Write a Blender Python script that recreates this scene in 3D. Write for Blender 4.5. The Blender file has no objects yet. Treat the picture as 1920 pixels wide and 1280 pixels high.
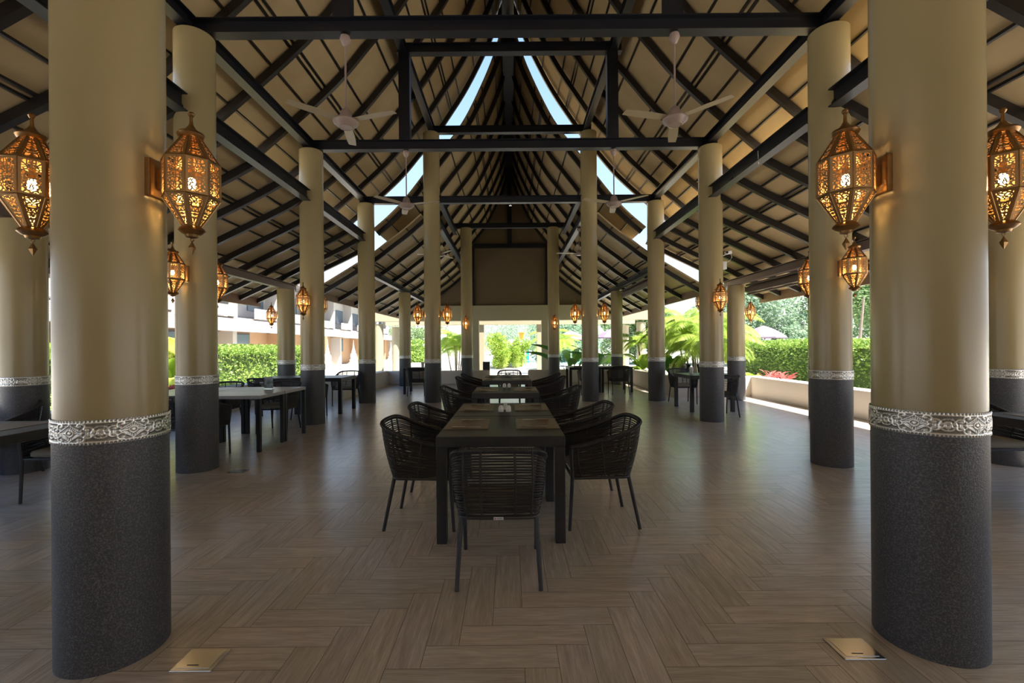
import bpy, math, random
import numpy as np
from mathutils import Vector, Matrix
random.seed(7); rng = np.random.default_rng(7)
C = bpy.context.scene.collection
S = 1.36            # eye height in metres; layout below is written in eye heights
PI = math.pi

# ------------------------------------------------------------------ camera, sky, sun, exposure
cam_d = bpy.data.cameras.new('camera'); cam = bpy.data.objects.new('camera', cam_d); C.objects.link(cam)
cam.location = (0, 0, S); cam.rotation_euler = (Matrix.Rotation(PI/2, 4, 'X') @ Matrix.Rotation(math.radians(-0.45), 4, 'Z')).to_euler()
cam_d.sensor_width = 36; cam_d.lens = 16.0
cam_d.shift_x = 3/1920; cam_d.shift_y = 9/1920
cam_d.clip_start = .05; cam_d.clip_end = 500
bpy.context.scene.camera = cam
w = bpy.data.worlds.new('sky'); bpy.context.scene.world = w; w.use_nodes = True
nt = w.node_tree; nt.nodes.clear()
tc = nt.nodes.new('ShaderNodeTexCoord'); sp = nt.nodes.new('ShaderNodeSeparateXYZ'); cr = nt.nodes.new('ShaderNodeValToRGB')
bg = nt.nodes.new('ShaderNodeBackground'); wo = nt.nodes.new('ShaderNodeOutputWorld')
nt.links.new(tc.outputs['Generated'], sp.inputs[0]); nt.links.new(sp.outputs[2], cr.inputs[0])
cr.color_ramp.elements[0].position = 0.0; cr.color_ramp.elements[0].color = (1.0, .98, .94, 1)
cr.color_ramp.elements[1].position = .75; cr.color_ramp.elements[1].color = (.17, .36, .80, 1)
e = cr.color_ramp.elements.new(.25); e.color = (.50, .70, .95, 1)
nt.links.new(cr.outputs[0], bg.inputs[0]); bg.inputs[1].default_value = 0.40
nt.links.new(bg.outputs[0], wo.inputs[0])
sun_d = bpy.data.lights.new('sun', 'SUN'); sun_d.energy = 5.1; sun_d.angle = .01; sun_d.color = (1, .93, .82)
sun = bpy.data.objects.new('sun', sun_d); C.objects.link(sun)
sun.rotation_euler = Vector((.36, -.30, .90)).to_track_quat('Z', 'Y').to_euler()
vs = bpy.context.scene.view_settings
vs.view_transform = 'Standard'; vs.look = 'None'; vs.gamma = 1; vs.use_curve_mapping = False
vs.exposure = 1.98

# ------------------------------------------------------------------ helpers
def tag(o, label=None, cat=None, group=None, kind=None):
    if label: o['label'] = label
    if cat: o['category'] = cat
    if group: o['group'] = group
    if kind: o['kind'] = kind
    return o
def empty(name, loc=(0,0,0), rz=0, label=None, cat=None, group=None):
    o = bpy.data.objects.new(name, None); C.objects.link(o); o.location = loc; o.rotation_euler = (0, 0, rz)
    o.empty_display_size = .1
    return tag(o, label, cat, group)
class MB:
    def __init__(s): s.v = []; s.f = []; s.uv = []; s.col = []
    def add(s, vs_, fs, mat=None):
        n = len(s.v)
        if mat is not None: vs_ = [mat @ Vector(p) for p in vs_]
        s.v += [tuple(p) for p in vs_]; s.f += [tuple(i + n for i in f) for f in fs]
    def box(s, c, d, rot=None):
        x, y, z = d[0]/2, d[1]/2, d[2]/2
        ps = [Vector((a*x, b*y, e_*z)) for a, b, e_ in ((-1,-1,-1),(1,-1,-1),(1,1,-1),(-1,1,-1),(-1,-1,1),(1,-1,1),(1,1,1),(-1,1,1))]
        if rot is not None: ps = [rot @ p for p in ps]
        s.add([p + Vector(c) for p in ps], [(0,3,2,1),(4,5,6,7),(0,1,5,4),(1,2,6,5),(2,3,7,6),(3,0,4,7)])
    def lohi(s, lo, hi): s.box([(a+b)/2 for a, b in zip(lo, hi)], [abs(b-a) for a, b in zip(lo, hi)])
    def lathe(s, prof, n=24, c=(0,0,0), caps=True, ph=0):
        vs_ = []; fs = []
        for r, z in prof:
            for i in range(n):
                a = 2*PI*i/n + ph; vs_.append((c[0]+r*math.cos(a), c[1]+r*math.sin(a), c[2]+z))
        for k in range(len(prof)-1):
            for i in range(n):
                j = (i+1) % n; fs.append((k*n+i, k*n+j, (k+1)*n+j, (k+1)*n+i))
        if caps: fs.append(tuple(reversed(range(n)))); fs.append(tuple((len(prof)-1)*n+i for i in range(n)))
        s.add(vs_, fs)
    def tube(s, pts, r, n=8, closed=False, flat=1.0, up=Vector((0,0,1))):
        pts = [Vector(p) for p in pts]; m = len(pts); vs_ = []; fs = []
        rr = r if hasattr(r, '__len__') else [r]*m
        for i, p in enumerate(pts):
            if closed: t = pts[(i+1) % m] - pts[i-1]
            else: t = pts[min(i+1, m-1)] - pts[max(i-1, 0)]
            t.normalize(); u = up
            if abs(t.dot(u)) > .95: u = Vector((1,0,0)) if abs(t.x) < .9 else Vector((0,1,0))
            a = t.cross(u).normalized(); b = a.cross(t)
            for k in range(n):
                q = 2*PI*k/n; vs_.append(p + a*math.cos(q)*rr[i]*flat + b*math.sin(q)*rr[i])
        for i in range(m if closed else m-1):
            j = (i+1) % m
            for k in range(n):
                l = (k+1) % n; fs.append((i*n+k, i*n+l, j*n+l, j*n+k))
        if not closed: fs.append(tuple(reversed(range(n)))); fs.append(tuple((m-1)*n+k for k in range(n)))
        s.add(vs_, fs)
    def ball(s, c, r, n=8, m=6, sc=(1,1,1)):
        prof = [(max(1e-4, math.sin(PI*k/m)), -math.cos(PI*k/m)) for k in range(m+1)]
        vs_ = []; fs = []
        for pr, z in prof:
            for i in range(n): a = 2*PI*i/n; vs_.append((c[0]+r*sc[0]*pr*math.cos(a), c[1]+r*sc[1]*pr*math.sin(a), c[2]+r*sc[2]*z))
        for k in range(m):
            for i in range(n): j = (i+1) % n; fs.append((k*n+i, k*n+j, (k+1)*n+j, (k+1)*n+i))
        s.add(vs_, fs)
    def ibeam(s, p0, p1, h, wd, t=.012):
        # p0,p1 centres of the beam bottom; h depth, wd flange width
        p0 = Vector(p0); p1 = Vector(p1); d = (p1-p0); L = d.length; d.normalize()
        side = d.cross(Vector((0,0,1)))
        side = Vector((1,0,0)) if side.length < .1 else side.normalized()
        up = side.cross(d)
        rot = Matrix((side, d, up)).transposed(); c = (p0+p1)/2
        s.box(c + up*(t/2), (wd, L, t), rot); s.box(c + up*(h-t/2), (wd, L, t), rot); s.box(c + up*(h/2), (t*1.2, L-.004, h-2*t), rot)
    def build(s, name, mat, parent=None, smooth=False, bevel=0, sharp=40):
        me = bpy.data.meshes.new(name); me.from_pydata(s.v, [], s.f); me.update()
        if mat: me.materials.append(mat)
        if smooth:
            for p in me.polygons: p.use_smooth = True
            try: me.set_sharp_from_angle(angle=math.radians(sharp))
            except Exception: pass
        o = bpy.data.objects.new(name, me); C.objects.link(o); o.parent = parent
        if bevel:
            b = o.modifiers.new('bevel', 'BEVEL'); b.width = bevel; b.segments = 2; b.limit_method = 'ANGLE'
        return o
def copy_tree(o, parent=None):
    c = o.copy(); C.objects.link(c); c.parent = parent
    for ch in list(o.children): copy_tree(ch, c)
    return c
ORD = ['first','second','third','fourth','fifth','sixth','seventh','eighth','ninth','tenth','eleventh','twelfth','thirteenth','fourteenth','fifteenth','sixteenth']
def P(X, Z, h): return Vector((X*S, Z*S, (h+1)*S))

# ------------------------------------------------------------------ materials
class M_:
    pass
def newmat(name):
    m = bpy.data.materials.new(name); m.use_nodes = True; t = m.node_tree
    return m, t, t.nodes['Principled BSDF']
def N(t, kind, **kw):
    n = t.nodes.new(kind)
    for k, v in kw.items():
        if k.startswith('i_'):
            key = k[2:]; key = int(key) if key.isdigit() else key.replace('_', ' ')
            n.inputs[key].default_value = v
        else: setattr(n, k, v)
    return n
def basic(name, col, rough=.5, metal=0, spec=.5, noise=0, nscale=8, bump=0, bscale=60, trans=0, coat=0, emit=None, estr=0):
    m, t, b = newmat(name); L = t.links
    b.inputs['Base Color'].default_value = (*col, 1); b.inputs['Roughness'].default_value = rough
    b.inputs['Metallic'].default_value = metal; b.inputs['Specular IOR Level'].default_value = spec
    b.inputs['Coat Weight'].default_value = coat
    if trans: b.inputs['Transmission Weight'].default_value = trans
    if emit: b.inputs['Emission Color'].default_value = (*emit, 1); b.inputs['Emission Strength'].default_value = estr
    if noise:
        tc = N(t, 'ShaderNodeTexCoord'); nz = N(t, 'ShaderNodeTexNoise', i_Scale=nscale, i_Detail=5.0)
        L.new(tc.outputs['Object'], nz.inputs['Vector'])
        mx = N(t, 'ShaderNodeMix', data_type='RGBA')
        mx.inputs[6].default_value = (*[c*(1-noise) for c in col], 1); mx.inputs[7].default_value = (*[min(1, c*(1+noise)) for c in col], 1)
        L.new(nz.outputs[0], mx.inputs[0]); L.new(mx.outputs[2], b.inputs['Base Color'])
    if bump:
        tc = N(t, 'ShaderNodeTexCoord'); nz = N(t, 'ShaderNodeTexNoise', i_Scale=bscale, i_Detail=4.0)
        L.new(tc.outputs['Object'], nz.inputs['Vector'])
        bp = N(t, 'ShaderNodeBump', i_Strength=bump, i_Distance=.01); L.new(nz.outputs[0], bp.inputs['Height']); L.new(bp.outputs[0], b.inputs['Normal'])
    return m
paint = basic('column_paint', (.35,.28,.145), .26, noise=.06, nscale=2, bump=.06, bscale=9)
steel = basic('black_steel', (.008,.009,.014), .38, spec=.5, noise=.3, nscale=4)
raftm = basic('rafter_steel', (.014,.011,.010), .42, spec=.45)
taupe = basic('taupe_steel', (.14,.10,.085), .5)
fasc = basic('fascia_board', (.25,.16,.11), .6, noise=.1)
wallp = basic('olive_plaster', (.42,.37,.25), .7, noise=.05, nscale=2)
whitep = basic('white_plaster', (.76,.70,.62), .75, noise=.04, nscale=2)
brownw = basic('brown_gable_board', (.17,.12,.07), .7, noise=.08, nscale=1.5)
brass = basic('antique_brass', (.36,.21,.09), .36, metal=1, noise=.3, nscale=30)
fanm = basic('fan_enamel', (.30,.22,.19), .35)
blade_m = basic('fan_blade_enamel', (.36,.29,.18), .4)
matm = basic('placemat_vinyl', (.19,.125,.075), .42, bump=.25, bscale=500)
chrome = basic('cutlery_steel', (.9,.89,.87), .28, metal=1)
ceram = basic('white_ceramic', (.75,.77,.74), .15, coat=.4)
cush = basic('grey_cushion', (.27,.25,.21), .85, bump=.2, bscale=350)
cord = basic('resin_cord', (.028,.027,.030), .34, bump=.15, bscale=400)
framem = basic('resin_frame', (.034,.033,.037), .4)
blackm = basic('black_powder_metal', (.014,.014,.016), .35)
greytop = basic('grey_polywood', (.42,.42,.43), .3, noise=.06)
bulbm = basic('bulb_glow', (1,.9,.7), .3, emit=(1,.72,.35), estr=14)
water = basic('pool_water', (.45,.80,.85), .06, bump=.3, bscale=6)
pave = basic('pale_paving', (.60,.57,.52), .85, noise=.1, nscale=1)
shingle = basic('grey_shingle', (.27,.25,.25), .7, noise=.1)
peach = basic('peach_plaster', (.46,.29,.17), .8, noise=.05)
bwhite = basic('building_white', (.50,.475,.44), .8)
winm = basic('window_dark', (.10,.14,.18), .1)
potm = basic('black_glazed_pot', (.02,.022,.025), .12, coat=.5)
bark = basic('bark', (.24,.20,.16), .9, noise=.25, nscale=10)
lav = basic('lavender_canvas', (.22,.165,.23), .8)
tealc = basic('teal_canvas', (.42,.62,.58), .8)
orange = basic('orange_plastic', (.85,.28,.02), .4)
tealp = basic('teal_plastic', (.0,.30,.24), .4)
socketm = basic('socket_steel', (.62,.64,.68), .22, metal=1)
camw = basic('camera_white', (.7,.7,.72), .4)
glassm = basic('clear_glass', (.9,.95,.95), .03, trans=.9)
blindm = basic('bamboo_blind', (.12,.085,.07), .7, noise=.3, nscale=20)

def leafmat(name, c1, c2, sc=3, tr=.45):
    m, t, b = newmat(name); L = t.links
    g = N(t, 'ShaderNodeNewGeometry'); cr = N(t, 'ShaderNodeMix', data_type='RGBA')
    cr.inputs[6].default_value = (*c1, 1); cr.inputs[7].default_value = (*c2, 1)
    L.new(g.outputs['Random Per Island'], cr.inputs[0]); L.new(cr.outputs[2], b.inputs['Base Color'])
    b.inputs['Roughness'].default_value = .45
    tl = N(t, 'ShaderNodeBsdfTranslucent'); L.new(cr.outputs[2], tl.inputs[0])
    mx = N(t, 'ShaderNodeMixShader'); mx.inputs[0].default_value = tr
    L.new(b.outputs[0], mx.inputs[1]); L.new(tl.outputs[0], mx.inputs[2])
    L.new(mx.outputs[0], t.nodes['Material Output'].inputs[0])
    return m
leaf_hedge = leafmat('hedge_leaf', (.16,.30,.05), (.42,.56,.14))
leaf_bright = leafmat('bright_leaf', (.20,.36,.04), (.50,.62,.12))
leaf_tree = leafmat('tree_leaf', (.12,.22,.09), (.32,.44,.20))
leaf_blue = leafmat('casuarina_leaf', (.20,.32,.22), (.42,.54,.38))
leaf_deep = leafmat('banana_leaf', (.05,.20,.03), (.22,.45,.06))
leaf_red = leafmat('red_leaf', (.32,.05,.05), (.60,.18,.16))
leaf_yel = leafmat('yellow_leaf', (.36,.42,.06), (.66,.62,.12))

# stone base: dark speckled, wet look
def stone():
    m, t, b = newmat('dark_granite'); L = t.links
    tc = N(t, 'ShaderNodeTexCoord'); nz = N(t, 'ShaderNodeTexNoise', i_Scale=160.0, i_Detail=3.0); L.new(tc.outputs['Object'], nz.inputs['Vector'])
    cr = N(t, 'ShaderNodeValToRGB'); cr.color_ramp.elements[0].position = .45; cr.color_ramp.elements[0].color = (.055,.058,.070,1)
    cr.color_ramp.elements[1].position = .72; cr.color_ramp.elements[1].color = (.16,.165,.18,1)
    L.new(nz.outputs[0], cr.inputs[0]); L.new(cr.outputs[0], b.inputs['Base Color'])
    bp = N(t, 'ShaderNodeBump', i_Strength=.5, i_Distance=.004); L.new(nz.outputs[0], bp.inputs['Height']); L.new(bp.outputs[0], b.inputs['Normal'])
    b.inputs['Roughness'].default_value = .42
    return m
stonem = stone()
def roofboard():
    m, t, b = newmat('roof_board'); L = t.links
    tc = N(t, 'ShaderNodeTexCoord'); nz = N(t, 'ShaderNodeTexNoise', i_Scale=1.3, i_Detail=6.0, i_Roughness=.6); L.new(tc.outputs['Object'], nz.inputs['Vector'])
    cr = N(t, 'ShaderNodeValToRGB'); cr.color_ramp.elements[0].position = .3; cr.color_ramp.elements[0].color = (.385,.28,.14,1)
    cr.color_ramp.elements[1].position = .7; cr.color_ramp.elements[1].color = (.47,.35,.185,1)
    L.new(nz.outputs[0], cr.inputs[0]); L.new(cr.outputs[0], b.inputs['Base Color'])
    n2 = N(t, 'ShaderNodeTexNoise', i_Scale=14.0, i_Detail=4.0); L.new(tc.outputs['Object'], n2.inputs['Vector'])
    bp = N(t, 'ShaderNodeBump', i_Strength=.25, i_Distance=.01); L.new(n2.outputs[0], bp.inputs['Height']); L.new(bp.outputs[0], b.inputs['Normal'])
    b.inputs['Roughness'].default_value = .62
    return m
boardm = roofboard()
def plank_mat():
    m, t, b = newmat('wood_plank_tile'); L = t.links
    uv = N(t, 'ShaderNodeUVMap', uv_map='UVMap'); at = N(t, 'ShaderNodeAttribute', attribute_name='tone')
    mp = N(t, 'ShaderNodeMapping'); mp.inputs['Scale'].default_value = (1.6, 15, 1); L.new(uv.outputs[0], mp.inputs[0])
    nz = N(t, 'ShaderNodeTexNoise', i_Scale=2.2, i_Detail=8.0, i_Roughness=.62, i_Distortion=.8); L.new(mp.outputs[0], nz.inputs['Vector'])
    mp2 = N(t, 'ShaderNodeMapping'); mp2.inputs['Scale'].default_value = (3, 90, 1); L.new(uv.outputs[0], mp2.inputs[0])
    n2 = N(t, 'ShaderNodeTexNoise', i_Scale=2.0, i_Detail=3.0); L.new(mp2.outputs[0], n2.inputs['Vector'])
    cr = N(t, 'ShaderNodeValToRGB'); cr.color_ramp.elements[0].position = .30; cr.color_ramp.elements[0].color = (.55,.47,.40,1)
    cr.color_ramp.elements[1].position = .68; cr.color_ramp.elements[1].color = (.80,.725,.65,1)
    L.new(nz.outputs[0], cr.inputs[0])
    mul = N(t, 'ShaderNodeMix', data_type='RGBA', blend_type='MULTIPLY'); mul.inputs[0].default_value = 1
    cr2 = N(t, 'ShaderNodeValToRGB'); cr2.color_ramp.elements[0].position = .35; cr2.color_ramp.elements[0].color = (.84,.83,.82,1); cr2.color_ramp.elements[1].position = .6; cr2.color_ramp.elements[1].color = (1.05,1.05,1.05,1)
    L.new(n2.outputs[0], cr2.inputs[0]); L.new(cr.outputs[0], mul.inputs[6]); L.new(cr2.outputs[0], mul.inputs[7])
    mul2 = N(t, 'ShaderNodeMix', data_type='RGBA', blend_type='MULTIPLY'); mul2.inputs[0].default_value = 1
    L.new(mul.outputs[2], mul2.inputs[6]); L.new(at.outputs['Color'], mul2.inputs[7]); L.new(mul2.outputs[2], b.inputs['Base Color'])
    bp = N(t, 'ShaderNodeBump', i_Strength=.22, i_Distance=.002); L.new(n2.outputs[0], bp.inputs['Height']); L.new(bp.outputs[0], b.inputs['Normal'])
    b.inputs['Roughness'].default_value = .30; b.inputs['Specular IOR Level'].default_value = .6; b.inputs['Coat Weight'].default_value = .5; b.inputs['Coat Roughness'].default_value = .22
    return m
plankm = plank_mat()
grout = basic('grout', (.10,.08,.065), .8)
def weave_mat():
    m, t, b = newmat('woven_resin'); L = t.links
    tc = N(t, 'ShaderNodeTexCoord')
    w1 = N(t, 'ShaderNodeTexWave', i_Scale=42.0, wave_type='BANDS', bands_direction='X'); w2 = N(t, 'ShaderNodeTexWave', i_Scale=42.0, wave_type='BANDS', bands_direction='Y')
    w3 = N(t, 'ShaderNodeTexWave', i_Scale=42.0, wave_type='BANDS', bands_direction='Z')
    for w_ in (w1, w2, w3): L.new(tc.outputs['Object'], w_.inputs['Vector'])
    a = N(t, 'ShaderNodeMath', operation='MAXIMUM'); L.new(w1.outputs['Fac'], a.inputs[0]); L.new(w2.outputs['Fac'], a.inputs[1])
    c = N(t, 'ShaderNodeMath', operation='MULTIPLY'); L.new(a.outputs[0], c.inputs[0]); L.new(w3.outputs['Fac'], c.inputs[1])
    d = N(t, 'ShaderNodeMath', operation='MULTIPLY'); L.new(w1.outputs['Fac'], d.inputs[0]); L.new(w2.outputs['Fac'], d.inputs[1])
    e_ = N(t, 'ShaderNodeMath', operation='MAXIMUM'); L.new(c.outputs[0], e_.inputs[0]); L.new(d.outputs[0], e_.inputs[1])
    bp = N(t, 'ShaderNodeBump', i_Strength=.8, i_Distance=.004); L.new(e_.outputs[0], bp.inputs['Height']); L.new(bp.outputs[0], b.inputs['Normal'])
    cr = N(t, 'ShaderNodeMix', data_type='RGBA'); cr.inputs[6].default_value = (.020,.018,.019,1); cr.inputs[7].default_value = (.062,.057,.058,1)
    L.new(e_.outputs[0], cr.inputs[0]); L.new(cr.outputs[2], b.inputs['Base Color']); b.inputs['Roughness'].default_value = .42
    return m
weavem = weave_mat()
def silver_mat():
    m, t, b = newmat('embossed_silver'); L = t.links
    at = N(t, 'ShaderNodeAttribute', attribute_name='relief')
    cr = N(t, 'ShaderNodeValToRGB'); cr.color_ramp.elements[0].position = .15; cr.color_ramp.elements[0].color = (.24,.235,.22,1)
    cr.color_ramp.elements[1].position = .6; cr.color_ramp.elements[1].color = (.78,.77,.74,1)
    L.new(at.outputs['Fac'], cr.inputs[0]); L.new(cr.outputs[0], b.inputs['Base Color'])
    b.inputs['Metallic'].default_value = .85; b.inputs['Roughness'].default_value = .32
    return m
silverm = silver_mat()
def fretwork():
    # pierced brass sheet: mirrored arabesque of round and teardrop holes, cut in panel space
    m, t, b = newmat('pierced_brass'); L = t.links
    uv = N(t, 'ShaderNodeUVMap', uv_map='UVMap'); sx = N(t, 'ShaderNodeSeparateXYZ'); L.new(uv.outputs[0], sx.inputs[0])
    ab = N(t, 'ShaderNodeMath', operation='ABSOLUTE'); L.new(sx.outputs[0], ab.inputs[0])
    cb = N(t, 'ShaderNodeCombineXYZ'); L.new(ab.outputs[0], cb.inputs[0]); L.new(sx.outputs[1], cb.inputs[1]); L.new(sx.outputs[2], cb.inputs[2])
    nz = N(t, 'ShaderNodeTexNoise', i_Scale=2.6, i_Detail=1.0); L.new(cb.outputs[0], nz.inputs['Vector'])
    ad = N(t, 'ShaderNodeVectorMath', operation='MULTIPLY_ADD'); L.new(nz.outputs['Color'], ad.inputs[0]); ad.inputs[1].default_value = (.35,.35,0); L.new(cb.outputs[0], ad.inputs[2])
    vo = N(t, 'ShaderNodeTexVoronoi', feature='DISTANCE_TO_EDGE', i_Scale=5.2, i_Randomness=.85); vo.voronoi_dimensions = '2D'; L.new(ad.outputs[0], vo.inputs['Vector'])
    gt = N(t, 'ShaderNodeMath', operation='GREATER_THAN', i_1=.165); L.new(vo.outputs['Distance'], gt.inputs[0])
    # solid border: |u|>.8 of panel, and v margins carried in uv z? use second map
    u2 = N(t, 'ShaderNodeUVMap', uv_map='Border'); s2 = N(t, 'ShaderNodeSeparateXYZ'); L.new(u2.outputs[0], s2.inputs[0])
    g1 = N(t, 'ShaderNodeMath', operation='GREATER_THAN', i_1=.14); L.new(s2.outputs[0], g1.inputs[0])
    g2 = N(t, 'ShaderNodeMath', operation='GREATER_THAN', i_1=.12); L.new(s2.outputs[1], g2.inputs[0])
    m1 = N(t, 'ShaderNodeMath', operation='MULTIPLY'); L.new(g1.outputs[0], m1.inputs[0]); L.new(g2.outputs[0], m1.inputs[1])
    m2 = N(t, 'ShaderNodeMath', operation='MULTIPLY'); L.new(m1.outputs[0], m2.inputs[0]); L.new(gt.outputs[0], m2.inputs[1])
    b.inputs['Base Color'].default_value = (.38,.23,.10,1); b.inputs['Metallic'].default_value = .9; b.inputs['Roughness'].default_value = .42
    tr = N(t, 'ShaderNodeBsdfTransparent'); mx = N(t, 'ShaderNodeMixShader')
    L.new(m2.outputs[0], mx.inputs[0]); L.new(b.outputs[0], mx.inputs[1]); L.new(tr.outputs[0], mx.inputs[2])
    L.new(mx.outputs[0], t.nodes['Material Output'].inputs[0])
    return m
fretm = fretwork()

# ------------------------------------------------------------------ ground and floor
g = MB(); g.lohi((-140,-60,-.35), (140,160,-.12)); tag(g.build('ground', pave), kind='structure')
g = MB(); g.lohi((-4.9*S,-7.2*S,-.34), (4.9*S,12.2*S,-.004)); tag(g.build('floor_slab', grout), kind='structure')
def floor():
    wd, L = .148, .592; gp = .0011
    vs_, fs, uvs, tones = [], [], [], []
    x0, x1, y0, y1 = -4.6*S, 4.75*S, -4*S, 12.0*S
    def add(xa, ya, xb, yb, horiz):
        xa, ya, xb, yb = xa+gp, ya+gp, xb-gp, yb-gp
        if xb < x0 or xa > x1 or yb < y0 or ya > y1: return
        xa, xb, ya, yb = max(xa,x0), min(xb,x1), max(ya,y0), min(yb,y1)
        if xb-xa < .004 or yb-ya < .004: return
        n = len(vs_); vs_.extend([(xa,ya,0),(xb,ya,0),(xb,yb,0),(xa,yb,0)]); fs.append((n,n+1,n+2,n+3))
        ou, ov = random.uniform(0,40), random.uniform(0,40)
        a, b = xb-xa, yb-ya
        if horiz: uvs.extend([(ou,ov),(ou+a,ov),(ou+a,ov+b),(ou,ov+b)])
        else: uvs.extend([(ou,ov),(ou,ov+a),(ou+b,ov+a),(ou+b,ov)])
        t_ = random.uniform(.90,1.07); tones.extend([(t_*random.uniform(.97,1.03), t_, t_*random.uniform(.95,1.03), 1)]*4)
    off = .05
    for i in range(-160, 200):
        for j in range(-30, 30):
            bx = i*wd + j*L + off; by = i*wd - j*L
            if bx < x0-1.5 or bx > x1+1.5 or by < y0-1.5 or by > y1+1.5: continue
            add(bx, by, bx+L, by+wd, True); add(bx, by+wd, bx+wd, by+wd+L, False)
    me = bpy.data.meshes.new('floor'); me.from_pydata(vs_, [], fs)
    vi = np.empty(len(me.loops), dtype=np.int32); me.loops.foreach_get('vertex_index', vi)
    me.uv_layers.new(name='UVMap'); me.uv_layers['UVMap'].data.foreach_set('uv', np.array(uvs, dtype=np.float32)[vi].ravel())
    me.color_attributes.new('tone', 'FLOAT_COLOR', 'CORNER'); me.color_attributes['tone'].data.foreach_set('color', np.array(tones, dtype=np.float32)[vi].ravel())
    me.materials.append(plankm); o = bpy.data.objects.new('floor', me); C.objects.link(o); tag(o, kind='structure')
floor()

# ------------------------------------------------------------------ parapets
def wall(name, lo, hi, mat=whitep, bev=.012):
    m = MB(); m.lohi((lo[0]*S, lo[1]*S, (lo[2]+1)*S), (hi[0]*S, hi[1]*S, (hi[2]+1)*S))
    return tag(m.build(name, mat, bevel=bev), kind='structure')
pt = -.62
wall('wall_added_for_shade', (-4.75,-7.2,-1.01), (4.9,-7,6.6), whitep)  # added unseen wall behind the camera; keeps camera-facing column sides darker
wall('wall_left', (-4.75,-7,-1.01), (-4.48,8.75,pt)); wall('wall_right', (4.62,-7,-1.01), (4.9,8.75,pt))
wall('wall_left_step', (-4.75,8.75,-1.01), (-3.22,8.98,pt)); wall('wall_right_step', (3.14,8.75,-1.01), (4.9,8.98,pt))
wall('wall_left_rear', (-3.45,8.98,-1.01), (-3.22,12.0,pt)); wall('wall_right_rear', (3.14,8.98,-1.01), (3.37,12.0,pt))
wall('wall_back_left', (-3.45,12.0,-1.01), (-.56,12.25,pt-.012), bev=.06); wall('wall_back_right', (.46,12.0,-1.01), (3.37,12.25,pt-.012), bev=.06)

# ------------------------------------------------------------------ columns
R = .148*S
def band_mesh():
    nu, nv = 768, 30; hgt = .076*S; per = 6; Rb = R + .004
    vs_, fs, rel = [], [], []
    A_ = hgt/ (2*PI*Rb/per)      # aspect
    for j in range(nv+1):
        v = (j/nv)*2-1           # -1..1
        for i in range(nu):
            u = ((i/nu*per) % 1)-.5
            x = u/A_*2; y = v*1.0         # units of half band height: x in +-1/A
            av = abs(v)
            if av > .80:
                bead = max(0, math.cos(i/nu*2*PI*96)) ; q = 1-((av-.9)/.1)**2
                h = .15+.85*max(0,q)*bead
            elif av > .70: h = .75
            else:
                yy = y/.70; X_ = x
                dd = abs(X_)/1.05 + abs(yy)
                r = math.hypot(X_, yy*.8)
                if r < .16: h = 1
                elif r < .24: h = .15
                elif r < .33: h = .9
                elif dd < .88: h = .35+.25*math.cos(math.atan2(yy, X_)*22)
                elif dd < 1.0: h = .95
                else:
                    h = .08
                    for cx_, cy_, sg, ph in ((1.25,.35,1,0),(1.25,-.35,-1,.5),(2.05,.28,-1,1.2),(2.05,-.35,1,2.0),(.75,.72,1,.4),(.75,-.72,-1,.9),(1.65,.0,1,2.2),(2.5,.5,1,.3),(2.5,-.5,-1,1.3)):
                        ax = abs(X_)-cx_; ay = yy-cy_; rr = math.hypot(ax, ay)
                        if rr < .46:
                            th = math.atan2(ay, ax)*sg + ph
                            s_ = math.cos(th + rr*17)
                            h = max(h, (.35+.65*max(0, s_))*(1 if rr < .38 else .5) if s_ > -.1 else h)
                        if rr < .09: h = 1
            a = 2*PI*i/nu; rad = Rb + h*.0045
            vs_.append((rad*math.cos(a), rad*math.sin(a), v*hgt/2)); rel.append(h)
    for j in range(nv):
        for i in range(nu):
            k = (i+1) % nu; fs.append((j*nu+i, j*nu+k, (j+1)*nu+k, (j+1)*nu+i))
    me = bpy.data.meshes.new('silver_band'); me.from_pydata(vs_, [], fs)
    at = me.attributes.new('relief', 'FLOAT', 'POINT'); at.data.foreach_set('value', rel)
    me.materials.append(silverm)
    for p in me.polygons: p.use_smooth = True
    return me
bandme = band_mesh()
sbm = MB(); zb = (1-.292)*S
sbm.lathe([(R+.003,0),(R+.003,zb)], 96)
stone_me = None
cols = {}
def column(key, X, Z, top, label, group):
    global stone_me
    o = empty('column', (X*S, Z*S, 0), random.uniform(0, 6), label, 'column', group)
    z1 = (top+1)*S
    m = MB(); m.lathe([(R, (1-.23)*S),(R, z1-.012),(R-.012, z1)], 96); m.build('shaft', paint, o, smooth=True)
    if stone_me is None:
        so = sbm.build('stone_base', stonem, o, smooth=True); stone_me = so.data
    else:
        so = bpy.data.objects.new('stone_base', stone_me); C.objects.link(so); so.parent = o
    b = bpy.data.objects.new('silver_band', bandme); C.objects.link(b); b.parent = o; b.location = (0,0,(1-.254)*S)
    cols[key] = o
TG, MG, OG = 'tallest columns of the nave', 'columns of the aisle rows', 'short columns under the eaves'
column('A', -1.335, 1.53, 3.87, 'huge tan column nearest the camera on the left, silver band, dark stone base', TG)
column('A2', 1.41, 1.545, 3.87, 'huge tan column nearest the camera on the right, silver band, dark stone base', TG)
column('E', -1.41, 8.27, 3.87, 'tall slim-looking tan column left of the row of dining tables, two lanterns', TG)
column('E2', 1.445, 8.27, 3.87, 'tall slim-looking tan column right of the row of dining tables, two lanterns', TG)
column('F', -1.12, 11.75, 3.05, 'far tan column left of the garden opening with one lantern in front', TG)
column('F2', 1.12, 11.75, 3.05, 'far tan column right of the garden opening with one lantern in front', TG)
column('B', -2.61, 3.79, 2.6, 'tan column just right of the left foreground column, supporting the nearest crossbeam', MG)
column('B2', 2.675, 3.80, 2.6, 'tan column just left of the right foreground column, supporting the nearest crossbeam', MG)
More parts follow.
